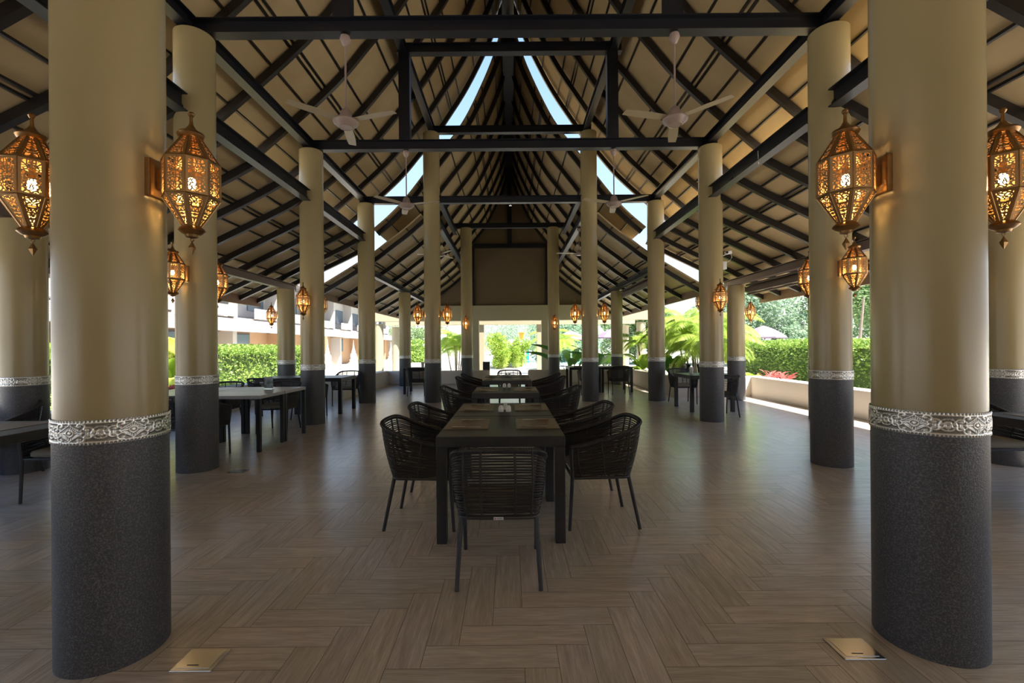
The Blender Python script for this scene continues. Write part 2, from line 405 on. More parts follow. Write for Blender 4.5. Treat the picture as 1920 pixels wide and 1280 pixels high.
column('C', -2.62, 6.03, 2.6, 'left tan column under the second crossbeam, grey base beside the pale table', MG)
column('C2', 2.65, 6.00, 2.6, 'right tan column under the second crossbeam, white camera on its side', MG)
column('D', -2.61, 8.28, 2.6, 'left tan column without lantern under the third crossbeam', MG)
column('D2', 2.655, 8.27, 2.6, 'right tan column without lantern under the third crossbeam', MG)
column('G', -2.72, 11.75, 1.4, 'far left short tan column before the back parapet', MG)
column('G2', 2.75, 11.75, 1.4, 'far right short tan column before the back parapet', MG)
column('O1', -4.05, 3.79, 1.07, 'short tan column at the left frame edge behind a woven chair', OG)
column('O2', 4.12, 3.79, 1.07, 'short tan column at the right frame edge behind a table', OG)
column('P1', -4.09, 6.03, 1.07, 'short eave column on the left hidden behind a taller aisle column', OG)
column('P2', 4.12, 6.03, 1.07, 'short eave column on the right hidden behind a taller aisle column', OG)
column('H', -4.07, 8.27, 1.07, 'short tan column in front of the green hedge on the left', OG)
column('H2', 4.10, 8.27, 1.07, 'short tan column at the right parapet corner, sun on its base', OG)
# porch columns behind the parapet, plain
for X, Z, lb in ((-4.52,15.65,'plain grey porch column at far left, in front of its twin'),(-4.5,17.9,'plain slim porch column at far left, the rear one of two'),
                 (4.5,15.65,'plain grey porch column at far right, in front of its twin'),(4.5,17.9,'plain slim porch column at far right, the rear one of two')):
    m = MB(); m.lathe([(.155*S,0),(.155*S,(1+.88)*S)], 48, (X*S, Z*S, -.12)); tag(m.build('porch_column', wallp, smooth=True), lb, 'column', 'plain porch columns behind the back parapet')

# ------------------------------------------------------------------ steel frame
def beam(name, p0, p1, label, group, h=.125*S, wd=.10*S, mat=steel):
    m = MB(); m.ibeam(p0, p1, h, wd); o = m.build(name, mat); return tag(o, label, 'beam', group)
nth = {3.79:'nearest', 6.02:'second', 8.27:'third'}
for Z, q in nth.items():
    beam('tie_beam', P(-2.72,Z,2.6), P(2.76,Z,2.6), f'{q} long black steel crossbeam spanning between the two aisle columns', 'crossbeams on the aisle columns')
    beam('collar_beam', P(-1.47,Z,3.87), P(1.5,Z,3.87), f'{q} short high black collar beam above the crossbeam', 'high collar beams')
    if Z < 8:
        for sx, sn in ((-1,'left'),(1,'right')):
            m = MB(); m.lohi(P(sx*1.37-.072,Z-.05,2.725), P(sx*1.37+.072,Z+.05,3.87)); tag(m.build('steel_post', steel), f'black upright steel post on the {q} crossbeam, {sn} one', 'post', 'posts standing on the crossbeams')
for sx, sn in ((-1,'left'),(1,'right')):
    beam('longitudinal_beam', P(sx*2.63,.6,2.62), P(sx*2.63,8.42,2.62), f'long black beam running away over the {sn} aisle column tops', 'beams running lengthwise')
    beam('longitudinal_beam', P(sx*1.39,.6,3.88), P(sx*1.39,8.5,3.88), f'highest {sn} lengthwise black beam joining the collar beams', 'beams running lengthwise')
    for (a, b), q in zip(((.9,3.66),(3.93,5.90),(6.14,8.14)), ('nearest','middle','farthest')):
        beam('side_beam', P(sx*2.62,a,1.90), P(sx*2.62,b,1.90), f'{q} black lower beam between the {sn} aisle columns, below their tops', 'lower beams between aisle columns', h=.145*S)
    beam('eave_beam', P(sx*4.1,1,1.07), P(sx*4.1,8.72,1.07), f'long taupe beam resting on the {sn} short eave columns', 'beams over the short eave columns', mat=taupe)
    beam('rear_beam', P(sx*2.72,8.6,1.40), P(sx*2.72,15.5,1.40), f'black beam over the far {sn} short column, running to the gable', 'beams of the rear pavilion')
    beam('rear_beam', P(sx*1.42,8.45,2.93), P(sx*1.42,11.95,2.93), f'higher black rear beam beside the far {sn} lantern column', 'beams of the rear pavilion')
    beam('rear_beam', P(sx*1.42,8.45,2.40), P(sx*1.42,15.5,2.40), f'lower black rear beam above the far {sn} ceiling fan', 'beams of the rear pavilion')
beam('rear_tie_beam', P(-1.45,11.75,3.05), P(1.45,11.75,3.05), 'short black crossbeam on the two far lantern columns', 'beams of the rear pavilion')

# ------------------------------------------------------------------ roofs
def smooth_prof(pts, it=2):
    for _ in range(it):
        q = [pts[0]]
        for a, b in zip(pts, pts[1:]):
            q += [(a[0]*.75+b[0]*.25, a[1]*.75+b[1]*.25), (a[0]*.25+b[0]*.75, a[1]*.25+b[1]*.75)]
        pts = q + [pts[-1]]
    return pts
def shift(pts, d): return [(x - d*.6, h - d*.8) for x, h in pts]
def offs(pts, d):
    out = []
    for i in range(len(pts)):
        a = pts[max(0,i-1)]; b = pts[min(len(pts)-1,i+1)]
        tx, ty = b[0]-a[0], b[1]-a[1]; l = math.hypot(tx, ty)
        nx, ny = -ty/l, tx/l
        if nx < 0 and ny < 0 or ny < 0: nx, ny = -nx, -ny
        if abs(ny) < 1e-6: nx = abs(nx)
        out.append((pts[i][0]+nx*d, pts[i][1]+ny*d))
    return out
def sweep(mb, lo, hi, z0, z1, sx):
    n = len(lo); vs_ = []
    for (a, b) in zip(lo, hi):
        vs_ += [P(sx*a[0], z0, a[1]), P(sx*a[0], z1, a[1]), P(sx*b[0], z1, b[1]), P(sx*b[0], z0, b[1])]
    fs = []
    for i in range(n-1):
        for k in range(4):
            l = (k+1) % 4; q = (i*4+k, i*4+l, (i+1)*4+l, (i+1)*4+k); fs.append(q if sx < 0 else q[::-1])
    fs += [(0,3,2,1),((n-1)*4,(n-1)*4+1,(n-1)*4+2,(n-1)*4+3)]
    mb.add(vs_, fs)
# profiles listed from eave upward (X, h) of rafter undersides
PU = smooth_prof([(3.05,2.38),(2.63,2.74),(2.3,3.03),(2.0,3.32),(1.66,3.74),(1.40,4.03),(1.19,4.34),(.8,4.92),(.44,5.62),(.2,6.16),(.05,6.6),(-.08,6.9)])
PL = smooth_prof([(4.82,.86),(4.08,1.20),(3.63,1.42),(2.96,1.74),(2.60,1.94)])
RU = shift(smooth_prof([(2.53,2.20),(2.2,2.48),(1.87,2.83),(1.28,3.61),(.84,4.15),(.5,4.82),(.24,5.42),(.1,5.9),(.0,6.2)]), .12)
RL = shift(smooth_prof([(3.66,1.05),(3.51,1.13),(2.86,1.52),(2.53,1.73),(2.25,1.95),(1.97,2.15),(1.62,2.46)]), .11)
def roof(prof, nm, tier, z0, z1, zr, doubles, s0, ds=.61, ext=.10):
    for sx, sn in ((-1,'left'),(1,'right')):
        top = offs(prof, .078); p2 = offs(prof, .098); p3 = offs(prof, .125)
        m = MB(); sweep(m, p2, p3, z0, z1+ext, sx); tag(m.build(f'ceiling_{sn}', boardm, smooth=True), kind='structure')
        for k, z in enumerate(zr):
            m = MB(); sweep(m, prof, top, z-.026, z+.026, sx)
            tag(m.build('rafter', raftm), f'dark steel rafter under {sn} {tier} slope of {nm} roof, {ORD[k]} from {"the sky gap" if nm=="near" else "its front edge"}', 'rafter', f'rafters of the {sn} {tier} slope, {nm} roof')
        # battens at arc positions
        q = offs(prof, .088); L_ = [0]
        for a, b in zip(q, q[1:]): L_.append(L_[-1] + math.hypot(b[0]-a[0], b[1]-a[1]))
        xs = [a[0] for a in q]; hs = [a[1] for a in q]
        ss = []; k = 0; s = s0
        while s < L_[-1]-.05:
            ss.append(s)
            if k % 3 == doubles and s+ds < L_[-1]: ss += [s+ds/2-.03, s+ds/2+.03]
            s += ds; k += 1
        for k, s in enumerate(sorted(ss)):
            x = np.interp(s, L_, xs); h = np.interp(s, L_, hs)
            m = MB(); m.lohi(P(sx*x-.011, z0, h-.010), P(sx*x+.011, z1+ext*.8, h+.010))
            tag(m.build('batten', raftm), f'thin dark lengthwise batten under {sn} {tier} slope of {nm} roof, {ORD[k] if k < 16 else "last"} up from the eave', 'batten', f'battens of the {sn} {tier} slope, {nm} roof')
roof(PU, 'near', 'upper', -7, 8.8, [8.80-.8*k for k in range(10)], 1, .20)  # both near tiers run on behind the camera, added to block light there
roof(PL, 'near', 'lower', -7, 8.7, [8.70-.56*k for k in range(14)], 2, .28)
rz = [8.58+.98*k for k in range(8)]
roof(RU, 'rear', 'upper', 8.45, 15.6, rz, 1, .30, ext=0)
roof(RL, 'rear', 'lower', 8.40, 15.6, rz, 1, .25, ext=0)
for sx, sn in ((-1,'left'),(1,'right')):
    m = MB(); m.lohi(P(sx*4.83,-7,.80), P(sx*4.87,8.82,1.02)); tag(m.build('fascia_board', fasc), f'brown fascia board along the {sn} eave of the near roof', 'fascia board', 'eave fascias')
    m = MB(); m.lohi(P(sx*3.60,8.36,.93), P(sx*3.64,15.6,1.12)); tag(m.build('fascia_board', fasc), f'brown fascia board along the far {sn} eave of the rear roof', 'fascia board', 'eave fascias')
m = MB(); m.lohi(P(-.11,-7,6.18), P(.11,8.86,6.62)); tag(m.build('ridge_beam', raftm), 'deep black ridge beam at the peak of the near roof', 'beam', 'ridge beams')
m = MB(); m.lohi(P(-.11,8.5,5.65), P(.11,15.6,6.0)); tag(m.build('ridge_beam', raftm), 'deep black ridge beam at the peak of the rear roof', 'beam', 'ridge beams')

# gable wall of rear pavilion
ru = offs(RU, .12); rl = offs(RL, .12)
pf = [(p[0], p[1]) for p in rl if p[0] > 2.3] + [(p[0], p[1]) for p in ru if p[0] < 2.25]
poly = [(-x, h) for x, h in pf] + [(x, h) for x, h in reversed(pf)]
poly = [(-3.6,1.38)] + poly + [(3.6,1.38)]
m = MB(); n = len(poly); v = [P(x,15.6,h) for x, h in poly] + [P(x,15.72,h) for x, h in poly]
m.add(v, [tuple(range(n))[::-1], tuple(range(n,2*n))] + [(i,(i+1)%n,n+(i+1)%n,n+i) for i in range(n)])
tag(m.build('wall_gable', brownw), kind='structure')
m = MB(); m.lohi(P(-4.8,15.45,.88), P(4.8,15.8,1.39)); tag(m.build('wall_back_lintel', wallp), kind='structure')
for z, xa, xb in ((15.5,1.07,1.31),(15.5,1.42,1.52),(17.6,1.02,1.25)):
    for sx in (-1,1):
        m = MB(); m.lohi(P(sx*xa,z,-1.1), P(sx*xb,z+.25,.9)); tag(m.build('trim_1', wallp, bevel=.01), kind='structure')
m = MB(); m.lohi(P(-4.8,17.5,.84), P(4.8,17.85,1.2)); tag(m.build('trim_2', wallp), kind='structure')
gf = 'black frame members on the brown gable'
m = MB(); m.lohi(P(-1.33,15.5,3.36), P(1.33,15.6,3.50)); tag(m.build('gable_rail', steel), 'horizontal black rail across the brown gable wall', 'beam', gf)
for x, lb in ((-1.27,'left black upright of the frame on the brown gable'),(1.27,'right black upright of the frame on the brown gable')):
    m = MB(); m.lohi(P(x-.06,15.5,1.39), P(x+.06,15.6,3.36)); tag(m.build('gable_post', steel), lb, 'post', gf)
m = MB(); m.lohi(P(-.075,15.5,3.5), P(.075,15.6,5.6)); tag(m.build('gable_post', steel), 'central black king post rising to the gable peak', 'post', gf)

# ------------------------------------------------------------------ fans
def fan():
    o = empty('ceiling_fan')
    m = MB(); m.lathe([(.015,0),(.05,-.015),(.06,-.05),(.035,-.11),(.014,-.13)], 24); m.build('canopy', fanm, o, smooth=True)
    m = MB(); m.lathe([(.011,-.85),(.011,-.10)], 12); m.build('rod', fanm, o, smooth=True)
    m = MB(); m.lathe([(.016,-.83),(.05,-.86),(.068,-.92),(.07,-.95),(.13,-.965),(.14,-.985),(.135,-1.0),(.075,-1.05),(.072,-1.045),(.02,-1.045)], 36); m.build('motor_housing', fanm, o, smooth=True)
    for k in range(3):
        a = 2*PI*k/3 + .5; rot = Matrix.Rotation(a, 4, 'Z'); mb = MB(); q = []
        n_ = 10
        for i in range(n_+1):
            r = .13 + .50*i/n_; wd = .045 + .012*math.sin(PI*i/n_); tl = .10
            for s_, z_ in ((-1,0),(1,0),(1,.004),(-1,.004)): q.append((r, s_*wd, -.972+z_+s_*wd*tl))
        fs = []
        for i in range(n_):
            for c_ in range(4): l = (c_+1) % 4; fs.append((i*4+c_, i*4+l, i*4+4+l, i*4+4+c_))
        fs += [(3,2,1,0), (n_*4, n_*4+1, n_*4+2, n_*4+3)]
        mb.add(q, fs, rot); mb.build('blade', blade_m, o)
    return o
f0 = fan(); used = False
for X, Z, h, lb in ((-1.355,3.79,2.6,'ceiling fan hanging from the nearest crossbeam, left one'),(1.385,3.79,2.6,'ceiling fan hanging from the nearest crossbeam, right one'),
                 (-1.36,6.02,2.6,'ceiling fan hanging from the second crossbeam, left one'),(1.385,6.02,2.6,'ceiling fan hanging from the second crossbeam, right one'),
                 (-1.42,9.3,2.4,'small far ceiling fan left of the brown gable'),(1.42,9.3,2.4,'small far ceiling fan right of the brown gable')):
    o = copy_tree(f0) if used else f0; used = True
    o.location = P(X, Z, h); o.rotation_euler = (0,0,random.uniform(0,2)); tag(o, lb, 'fan', 'ceiling fans')
    if h < 2.5: o.scale = (1,1,.72)

# ------------------------------------------------------------------ lanterns
def lantern():
    o = empty('wall_lantern')
    n = 8; r = .112; ph = PI/8
    def ringed(rs, zs): pass
    # shell: three bands of panels with uv
    prof = [(.040,.215),(r,.085),(r,-.100),(.036,-.245)]
    vs_, fs, uv, bd = [], [], [], []
    for k in range(3):
        (ra, za), (rb, zb_) = prof[k], prof[k+1]
        for i in range(n):
            a0 = 2*PI*i/n+ph; a1 = 2*PI*(i+1)/n+ph; b = len(vs_)
            vs_ += [(ra*math.cos(a0), ra*math.sin(a0), za), (ra*math.cos(a1), ra*math.sin(a1), za), (rb*math.cos(a1), rb*math.sin(a1), zb_), (rb*math.cos(a0), rb*math.sin(a0), zb_)]
            fs.append((b+3, b+2, b+1, b)); wa = ra*math.sin(PI/n); wb = rb*math.sin(PI/n); L_ = math.hypot(za-zb_, ra-rb)
            sc = 11; o_ = k*3.7
            uv += [(-wb*sc, o_), (wb*sc, o_), (wa*sc, o_+L_*sc), (-wa*sc, o_+L_*sc)]
            bd.append(None)
    me = bpy.data.meshes.new('pierced_shade'); me.from_pydata(vs_, [], fs)
    # subdivide panels so border distances interpolate: build finer grid
    vs2, fs2, uv2, bd2 = [], [], [], []
    G = 6
    for fi, f in enumerate(fs):
        c = [Vector(vs_[i]) for i in f]; u = uv[fi*4:fi*4+4]; b = len(vs2)
        for jj in range(G+1):
            t_ = jj/G
            for ii in range(G+1):
                s_ = ii/G
                p = (c[0]*(1-s_)+c[1]*s_)*(1-t_) + (c[3]*(1-s_)+c[2]*s_)*t_
                uu = [(u[0][q]*(1-s_)+u[1][q]*s_)*(1-t_) + (u[3][q]*(1-s_)+u[2][q]*s_)*t_ for q in (0,1)]
                vs2.append(p); uv2.append(uu); wd = abs((u[1][0]*(1-t_)+u[2][0]*t_)); vv = abs(u[3][1]-u[0][1])
                bd2.append((wd*(1-abs(2*s_-1)), vv*(.5-abs(t_-.5))))
        for jj in range(G):
            for ii in range(G):
                a = b+jj*(G+1)+ii; fs2.append((a, a+1, a+G+2, a+G+1))
    me = bpy.data.meshes.new('pierced_shade'); me.from_pydata([tuple(p) for p in vs2], [], fs2)
    vi = np.empty(len(me.loops), dtype=np.int32); me.loops.foreach_get('vertex_index', vi)
    for nm_, dat in (('UVMap', uv2), ('Border', bd2)):
        me.uv_layers.new(name=nm_); me.uv_layers[nm_].data.foreach_set('uv', np.array(dat, dtype=np.float32)[vi].ravel())
    me.materials.append(fretm); sh = bpy.data.objects.new('pierced_shade', me); C.objects.link(sh); sh.parent = o
    m = MB()
    for (ra, za), (rb, zb_) in zip(prof, prof[1:]):
        for i in range(n):
            a = 2*PI*i/n+ph; m.tube([(ra*math.cos(a), ra*math.sin(a), za), (rb*math.cos(a), rb*math.sin(a), zb_)], .0028, 6)
    for rr, z in prof[1:3]: m.tube([(rr*math.cos(2*PI*i/n+ph), rr*math.sin(2*PI*i/n+ph), z) for i in range(n)], .0032, 6, closed=True)
    m.build('shade_ribs', brass, o, smooth=True)
    m = MB(); m.lathe([(.036,.205),(.050,.215),(.056,.228),(.050,.240),(.030,.250),(.018,.265),(.008,.285),(.006,.325),(.010,.328),(.014,.338),(.010,.348),(.001,.352)], 24); m.build('finial', brass, o, smooth=True)
    m = MB(); m.lathe([(.034,-.240),(.048,-.252),(.053,-.264),(.040,-.278),(.028,-.284),(.024,-.296),(.004,-.302)], 24); m.build('bottom_knob', brass, o, smooth=True)
    m = MB(); m.tube([(.008*math.cos(t), 0, -.309+.008*math.sin(t)) for t in [k*PI/5 for k in range(10)]], .0018, 6, closed=True)
    m.lathe([(.001,-.318),(.015,-.350),(.001,-.385)], 4, ph=PI/4); m.build('pendant_drop', brass, o)
    m = MB(); m.lathe([(.001,-.04),(.014,-.032),(.018,-.012),(.013,.012),(.010,.02),(.001,.022)], 16, (0,0,-.01)); m.build('bulb', bulbm, o, smooth=True)
    m = MB(); m.lathe([(.013,.008),(.013,.07),(.004,.075),(.004,.215)], 16); m.build('lamp_holder', brass, o, smooth=True)
    # bracket toward +x
    m = MB(); m.lohi((.114,-.02,-.055), (.15,.02,.05)); m.lohi((.145,-.055,-.095), (.175,.055,.095)); m.build('wall_bracket', brass, o, bevel=.004)
    ld = bpy.data.lights.new('lamp_light', 'POINT'); ld.energy = 1.0; ld.color = (1,.62,.25); ld.shadow_soft_size = .02
    lo = bpy.data.objects.new('lamp_light', ld); C.objects.link(lo); lo.parent = o; lo.location = (0,0,-.06)
    return o
l0 = lantern(); used = False
off_ = R + .175-.012
def put_lantern(ck, dirx, diry, h, label):
    global used
    c = cols[ck]; o = copy_tree(l0) if used else l0; used = True
    o.location = (c.location.x + dirx*off_, c.location.y + diry*off_, (h+1)*S); o.rotation_euler = (0,0,math.atan2(-diry, -dirx))
    o.scale = (1.02,1.02,.885)
    tag(o, label, 'lantern', 'pierced brass wall lanterns')
LH, LH2 = .567, .602
put_lantern('A',-1,0,LH,'large glowing brass lantern cut by the left frame edge')
put_lantern('A',1,0,LH,'large glowing brass lantern on the right side of the left foreground column')
put_lantern('A2',-1,0,LH,'large glowing brass lantern on the left side of the right foreground column')
put_lantern('A2',1,0,LH,'large glowing brass lantern cut by the right frame edge')
for k, s_, z_ in (('B','left',LH2),('B2','right',LH2),('C','left',LH2),('C2','right',LH2)):
    q = 'nearer' if k[0] == 'B' else 'farther'
    put_lantern(k, 0,-1,z_, f'brass lantern on the camera-facing front of the {q} {s_} aisle column')
    put_lantern(k, 0, 1,z_, f'brass lantern peeping out from behind the {q} {s_} aisle column')
put_lantern('E',-1,0,LH2,'small glowing lantern on left side of the tall column left of the tables')
put_lantern('E',1,0,LH2,'small glowing lantern on right side of the tall column left of the tables')
put_lantern('E2',-1,0,LH2,'small glowing lantern on left side of the tall column right of the tables')
put_lantern('E2',1,0,LH2,'small glowing lantern on right side of the tall column right of the tables')
put_lantern('F',0,-1,LH2,'tiny far lantern on the column left of the garden opening')
put_lantern('F2',0,-1,LH2,'tiny far lantern on the column right of the garden opening')
put_lantern('H',-1,0,LH2,'small lantern seen against the white building above the hedge')
put_lantern('H2',1,0,LH2,'small lantern seen against the trees above the lavender parasols')

# ------------------------------------------------------------------ tub chair
def rail_pts(n=48):
    # top rail as a function of t in 0..1 from left arm tip round the back to right arm tip
    key = [(-.262,.250,.615),(-.268,.16,.632),(-.272,.04,.662),(-.272,-.10,.705),(-.262,-.20,.745),(-.225,-.262,.775),(-.15,-.292,.788),(0,-.302,.792)]
    key = key + [(-x,y,z) for x,y,z in reversed(key[:-1])]
    return resample(key, n)
def base_pts(n=48):
    key = [(-.235,.235,.385),(-.235,.12,.385),(-.233,0,.385),(-.230,-.10,.385),(-.226,-.155,.385),(-.205,-.19,.385),(-.15,-.20,.385),(0,-.205,.385)]
    key = key + [(-x,y,z) for x,y,z in reversed(key[:-1])]
    return resample(key, n)
def resample(key, n):
    k = [Vector(p) for p in key]
    out = []; m_ = len(k)-1
    for i in range(n+1):
        t = i/n*m_; a = min(int(t), m_-1); f = t-a
        p0 = k[max(a-1,0)]; p1 = k[a]; p2 = k[a+1]; p3 = k[min(a+2,m_)]
        out.append(.5*((2*p1)+(p2-p0)*f+(2*p0-5*p1+4*p2-p3)*f*f+(3*p1-p0-3*p2+p3)*f**3))
    return out
def chair():
    o = empty('tub_chair')
    T = rail_pts(); Bp = base_pts(); n = len(T)
    m = MB(); m.tube(T, .0145, 10)
    # cord wrapping ribs on the rail
    fine = resample([tuple(p) for p in T[::3]], 190)
    for i in range(1, 190):
        if i % 2: continue
        p = fine[i]; t = (fine[min(190,i+1)]-fine[i-1]).normalized(); a = t.cross(Vector((0,0,1))).normalized(); b = a.cross(t)
        m.tube([p + (a*math.cos(q)+b*math.sin(q))*.0145 for q in [2*PI*k/8 for k in range(8)]], .0028, 4, closed=True)
    m.build('top_rail', framem, o, smooth=True)
    m = MB()
    rows = 24
    for r_ in range(1, rows+1):
        s = r_/(rows+1); pts = []
        for i in range(0, n):
            p = Bp[i].lerp(T[i], s); bow = math.sin(PI*s)*.012
            out = Vector((p.x, p.y+.0, 0)).normalized(); wob = .0025*math.sin(i*PI/4 + r_*PI)
            pts.append(p + out*(bow+wob) + Vector((0,0,.0012*math.sin(i*.35+r_*2.1))))
        m.tube(pts, .0056, 5)
    m.build('cord_weave', cord, o, smooth=True)
    m = MB()
    for i in (2, 7, 13, 19, 22, 26, 29, 35, 41, 46):
        pts = []
        for k in range(9):
            s = k/8; p = Bp[i].lerp(T[i], s); out = Vector((p.x, p.y, 0)).normalized(); pts.append(p + out*(math.sin(PI*s)*.012))
        m.tube(pts, .0075, 6)
    m.build('strap', framem, o, smooth=True)
    m = MB(); m.tube(Bp, .012, 8); m.tube([Bp[0], Bp[-1]], .012, 8)
    for yy in (-.1, .05): m.tube([(-.23,yy,.385),(.23,yy,.385)], .008, 6)
    m.build('seat_frame', framem, o, smooth=True)
    # cushion
    m = MB(); rr = .05
    ring = []
    cx_, cy_ = .212, .205
    for qx, qy, a0 in ((1,1,0),(-1,1,PI/2),(-1,-1,PI),(1,-1,1.5*PI)):
        for k in range(6): a = a0+k*PI/10; ring.append((qx*(cx_-rr)+rr*math.cos(a), qy*(cy_-rr)+rr*math.sin(a)+.022))
    layers = [(.93,.397),(1,.408),(1,.437),(.96,.452),(.80,.460),(.3,.463)]
    vs_ = []; fs = []; nn = len(ring)
    for sc_, z in layers: vs_ += [(x*sc_, .022+(y-.022)*sc_, z) for x, y in ring]
    for k in range(len(layers)-1):
        for i in range(nn): j = (i+1) % nn; fs.append((k*nn+i, k*nn+j, (k+1)*nn+j, (k+1)*nn+i))
    fs += [tuple(range(nn))[::-1], tuple((len(layers)-1)*nn+i for i in range(nn))]
    m.add(vs_, fs); m.build('seat_cushion', cush, o, smooth=True, sharp=70)
    # front legs run straight up to the arm tips, back legs splay out
    for sx in (-1, 1):
        m = MB(); m.tube([(sx*.236,.262,0),(sx*.240,.240,.38),(sx*.262,.250,.612)], [.0125,.0145,.0145], 10); m.build('leg', framem, o, smooth=True)
        m = MB(); m.tube([(sx*.235,-.262,0),(sx*.215,-.185,.385)], [.0125,.0145], 10); m.build('leg', framem, o, smooth=True)
    return o
ch0 = chair(); used = False
def put_chair(X, Z, deg, label, group):
    global used
    o = copy_tree(ch0) if used else ch0; used = True
    o.location = (X*S, Z*S, 0); o.rotation_euler = (0,0,math.radians(deg)); tag(o, label, 'chair', group); return o
CG = 'black woven tub chairs at the central tables'
front_chair = put_chair(-.055, 2.055, 0, 'black woven tub chair in front with its back to the camera and a small tag', CG)
for sx, sn, dg in ((-1,'left',-90),(1,'right',90)):
    put_chair(sx*.50, 2.645, dg+sx*2, f'black woven tub chair nearest the camera on the {sn} side of the front table', CG)
    put_chair(sx*.50, 3.31, dg, f'black woven tub chair second from the camera on the {sn} side of the front tables', CG)
    put_chair(sx*.50, 4.74, dg, f'black woven tub chair on the {sn} side of the middle table with shakers', CG)
    put_chair(sx*.52, 6.22, dg, f'black woven tub chair {sn} of the farthest central tables, nearer one', CG)
    put_chair(sx*.52, 6.90, dg, f'black woven tub chair {sn} of the farthest central tables, farther one', CG)
put_chair(-.02, 7.8, 180, 'black woven tub chair facing the camera at the far end of the central tables', CG)
LG, RG_ = 'black woven tub chairs in the left aisle', 'black woven tub chairs in the right aisle'
put_chair(-2.87, 4.17, 0, 'tub chair on near side of pale table, right of the left aisle column', LG)
put_chair(-3.52, 4.17, 0, 'tub chair on near side of pale table, glimpsed between the two left columns', LG)
put_chair(-2.80, 5.50, 182, 'tub chair with grey cushion behind the pale table, below the card stand', LG)
put_chair(-3.50, 5.48, 180, 'tub chair behind the pale table in front of the hedge', LG)
put_chair(-2.88, 6.50, 0, 'tub chair on near side of far left black table, right of column', LG)
put_chair(-3.48, 6.50, 0, 'tub chair on near side of far left black table, left of column', LG)
put_chair(-2.87, 7.95, 180, 'tub chair behind the far left black table, rim against bright paving', LG)
put_chair(-3.52, 7.95, 180, 'tub chair behind the far left black table, beside the short hedge column', LG)
put_chair(-1.93, 9.42, 2, 'small far tub chair between two left columns before the white parapet', LG)
put_chair(-3.03, 3.16, 182, 'tub chair with grey cushion at left frame edge, tucked beyond the near table', LG)
put_chair(-4.02, 3.55, 185, 'tub chair at left frame edge with only its curved rim showing', LG)
put_chair(2.21, 9.30, 0, 'small far tub chair on near side of right black tables, fully visible', RG_)
put_chair(1.60, 9.36, 0, 'small far tub chair half hidden behind the tall right lantern column', RG_)
put_chair(2.96, 6.42, 0, 'tub chair on near side of small right table, peeping right of the column', RG_)
put_chair(2.96, 7.85, 180, 'tub chair behind small right table, facing camera before the pots', RG_)
put_chair(3.33, 3.21, 179, 'tub chair with grey cushion at right frame edge beyond the near table', RG_)
# maker tag
m = MB(); m.lohi((-.028,-.2185,.378), (.028,-.2165,.394)); tg = m.build('maker_tag', camw, front_chair); tag(tg, 'small white maker tag with red dot')
m = MB(); m.lathe([(.004,0),(.004,.001)], 12); d = m.build('red_dot', basic('red_print', (.5,.02,.02), .5), tg); d.rotation_euler = (PI/2,0,0); d.location = (-.018,-.2185,.386)
m = MB(); m.lohi((-.010,-.2192,.3835), (.022,-.2184,.3885)); m.build('print_line', basic('grey_print', (.25,.25,.26), .5), tg)

# ------------------------------------------------------------------ tables
def table(X0, X1, Z0, Z1, label, group, top=weavem, leg=weavem, lw=.07, ap=.075, h=.741, name='dining_table'):
    cx_, cy_ = (X0+X1)/2*S, (Z0+Z1)/2*S; a, b = (X1-X0)/2*S-.002, (Z1-Z0)/2*S-.002
    o = empty(name, (cx_, cy_, 0), 0, label, 'table', group)
    m = MB(); m.lohi((-a,-b,h-ap), (a,b,h)); m.build('tabletop', top, o, bevel=.006)
    for sx in (-1,1):
        for sy in (-1,1):
            m = MB(); m.lohi((sx*(a-lw) ,sy*(b-lw),0), (sx*(a-.001),sy*(b-.001),h-ap)); m.build('leg', leg, o, bevel=.004)
    return o
TGc = 'black woven tables in the central row'
table(-.383,.275,2.30,2.975,'front black woven dining table with two brown placemats', TGc)
table(-.383,.275,2.985,3.66,'black woven table joined behind the front one, white shakers on it', TGc)
table(-.383,.28,4.43,5.13,'middle black woven table standing alone, shakers at its back', TGc)
table(-.385,.28,6.05,6.64,'farthest central table pair, nearer black woven table', TGc)
table(-.385,.28,6.65,7.24,'farthest central table pair, farther black woven table before the lone chair', TGc)
PG = 'pale topped tables with black legs in the left aisle'
for (x0, x1, z0, z1), lb in zip(((-3.11,-2.41,4.37,4.86),(-3.11,-2.41,4.87,5.36),(-3.82,-3.12,4.37,4.86),(-3.82,-3.12,4.87,5.36)),
        ('pale topped table, front right of the group of four','pale topped table, rear right of the group, card stand on it','pale topped table, front left of the group of four','pale topped table, rear left of the group of four')):
    table(x0,x1,z0,z1,lb,PG,top=greytop,leg=blackm,lw=.05,ap=.045)
BG = 'black aisle tables'
table(-3.2,-2.55,6.85,7.5,'black square table right of the short hedge column, by bright paving', BG, leg=blackm, top=blackm)
table(-3.86,-3.21,6.85,7.5,'black square table in front of the hedge, behind the card stand', BG, leg=blackm, top=blackm)
table(-2.28,-1.6,9.65,10.3,'small far black table between left columns, pale vase on it', BG, leg=blackm, top=blackm)
table(1.93,2.6,9.66,10.35,'far right black table behind the fully visible small chair', BG, leg=blackm, top=blackm)
table(1.25,1.92,9.66,10.35,'far right black table left of the tall lantern column', BG, leg=blackm, top=blackm)
table(2.67,3.33,6.75,7.45,'small black table before the black pots, white candle on it', BG, leg=blackm, top=blackm)
table(-3.45,-2.70,2.25,2.93,'black woven table corner at the left frame edge', BG)
table(3.0,3.75,2.3,2.98,'black woven table corner at the right frame edge', BG)
TH = .742
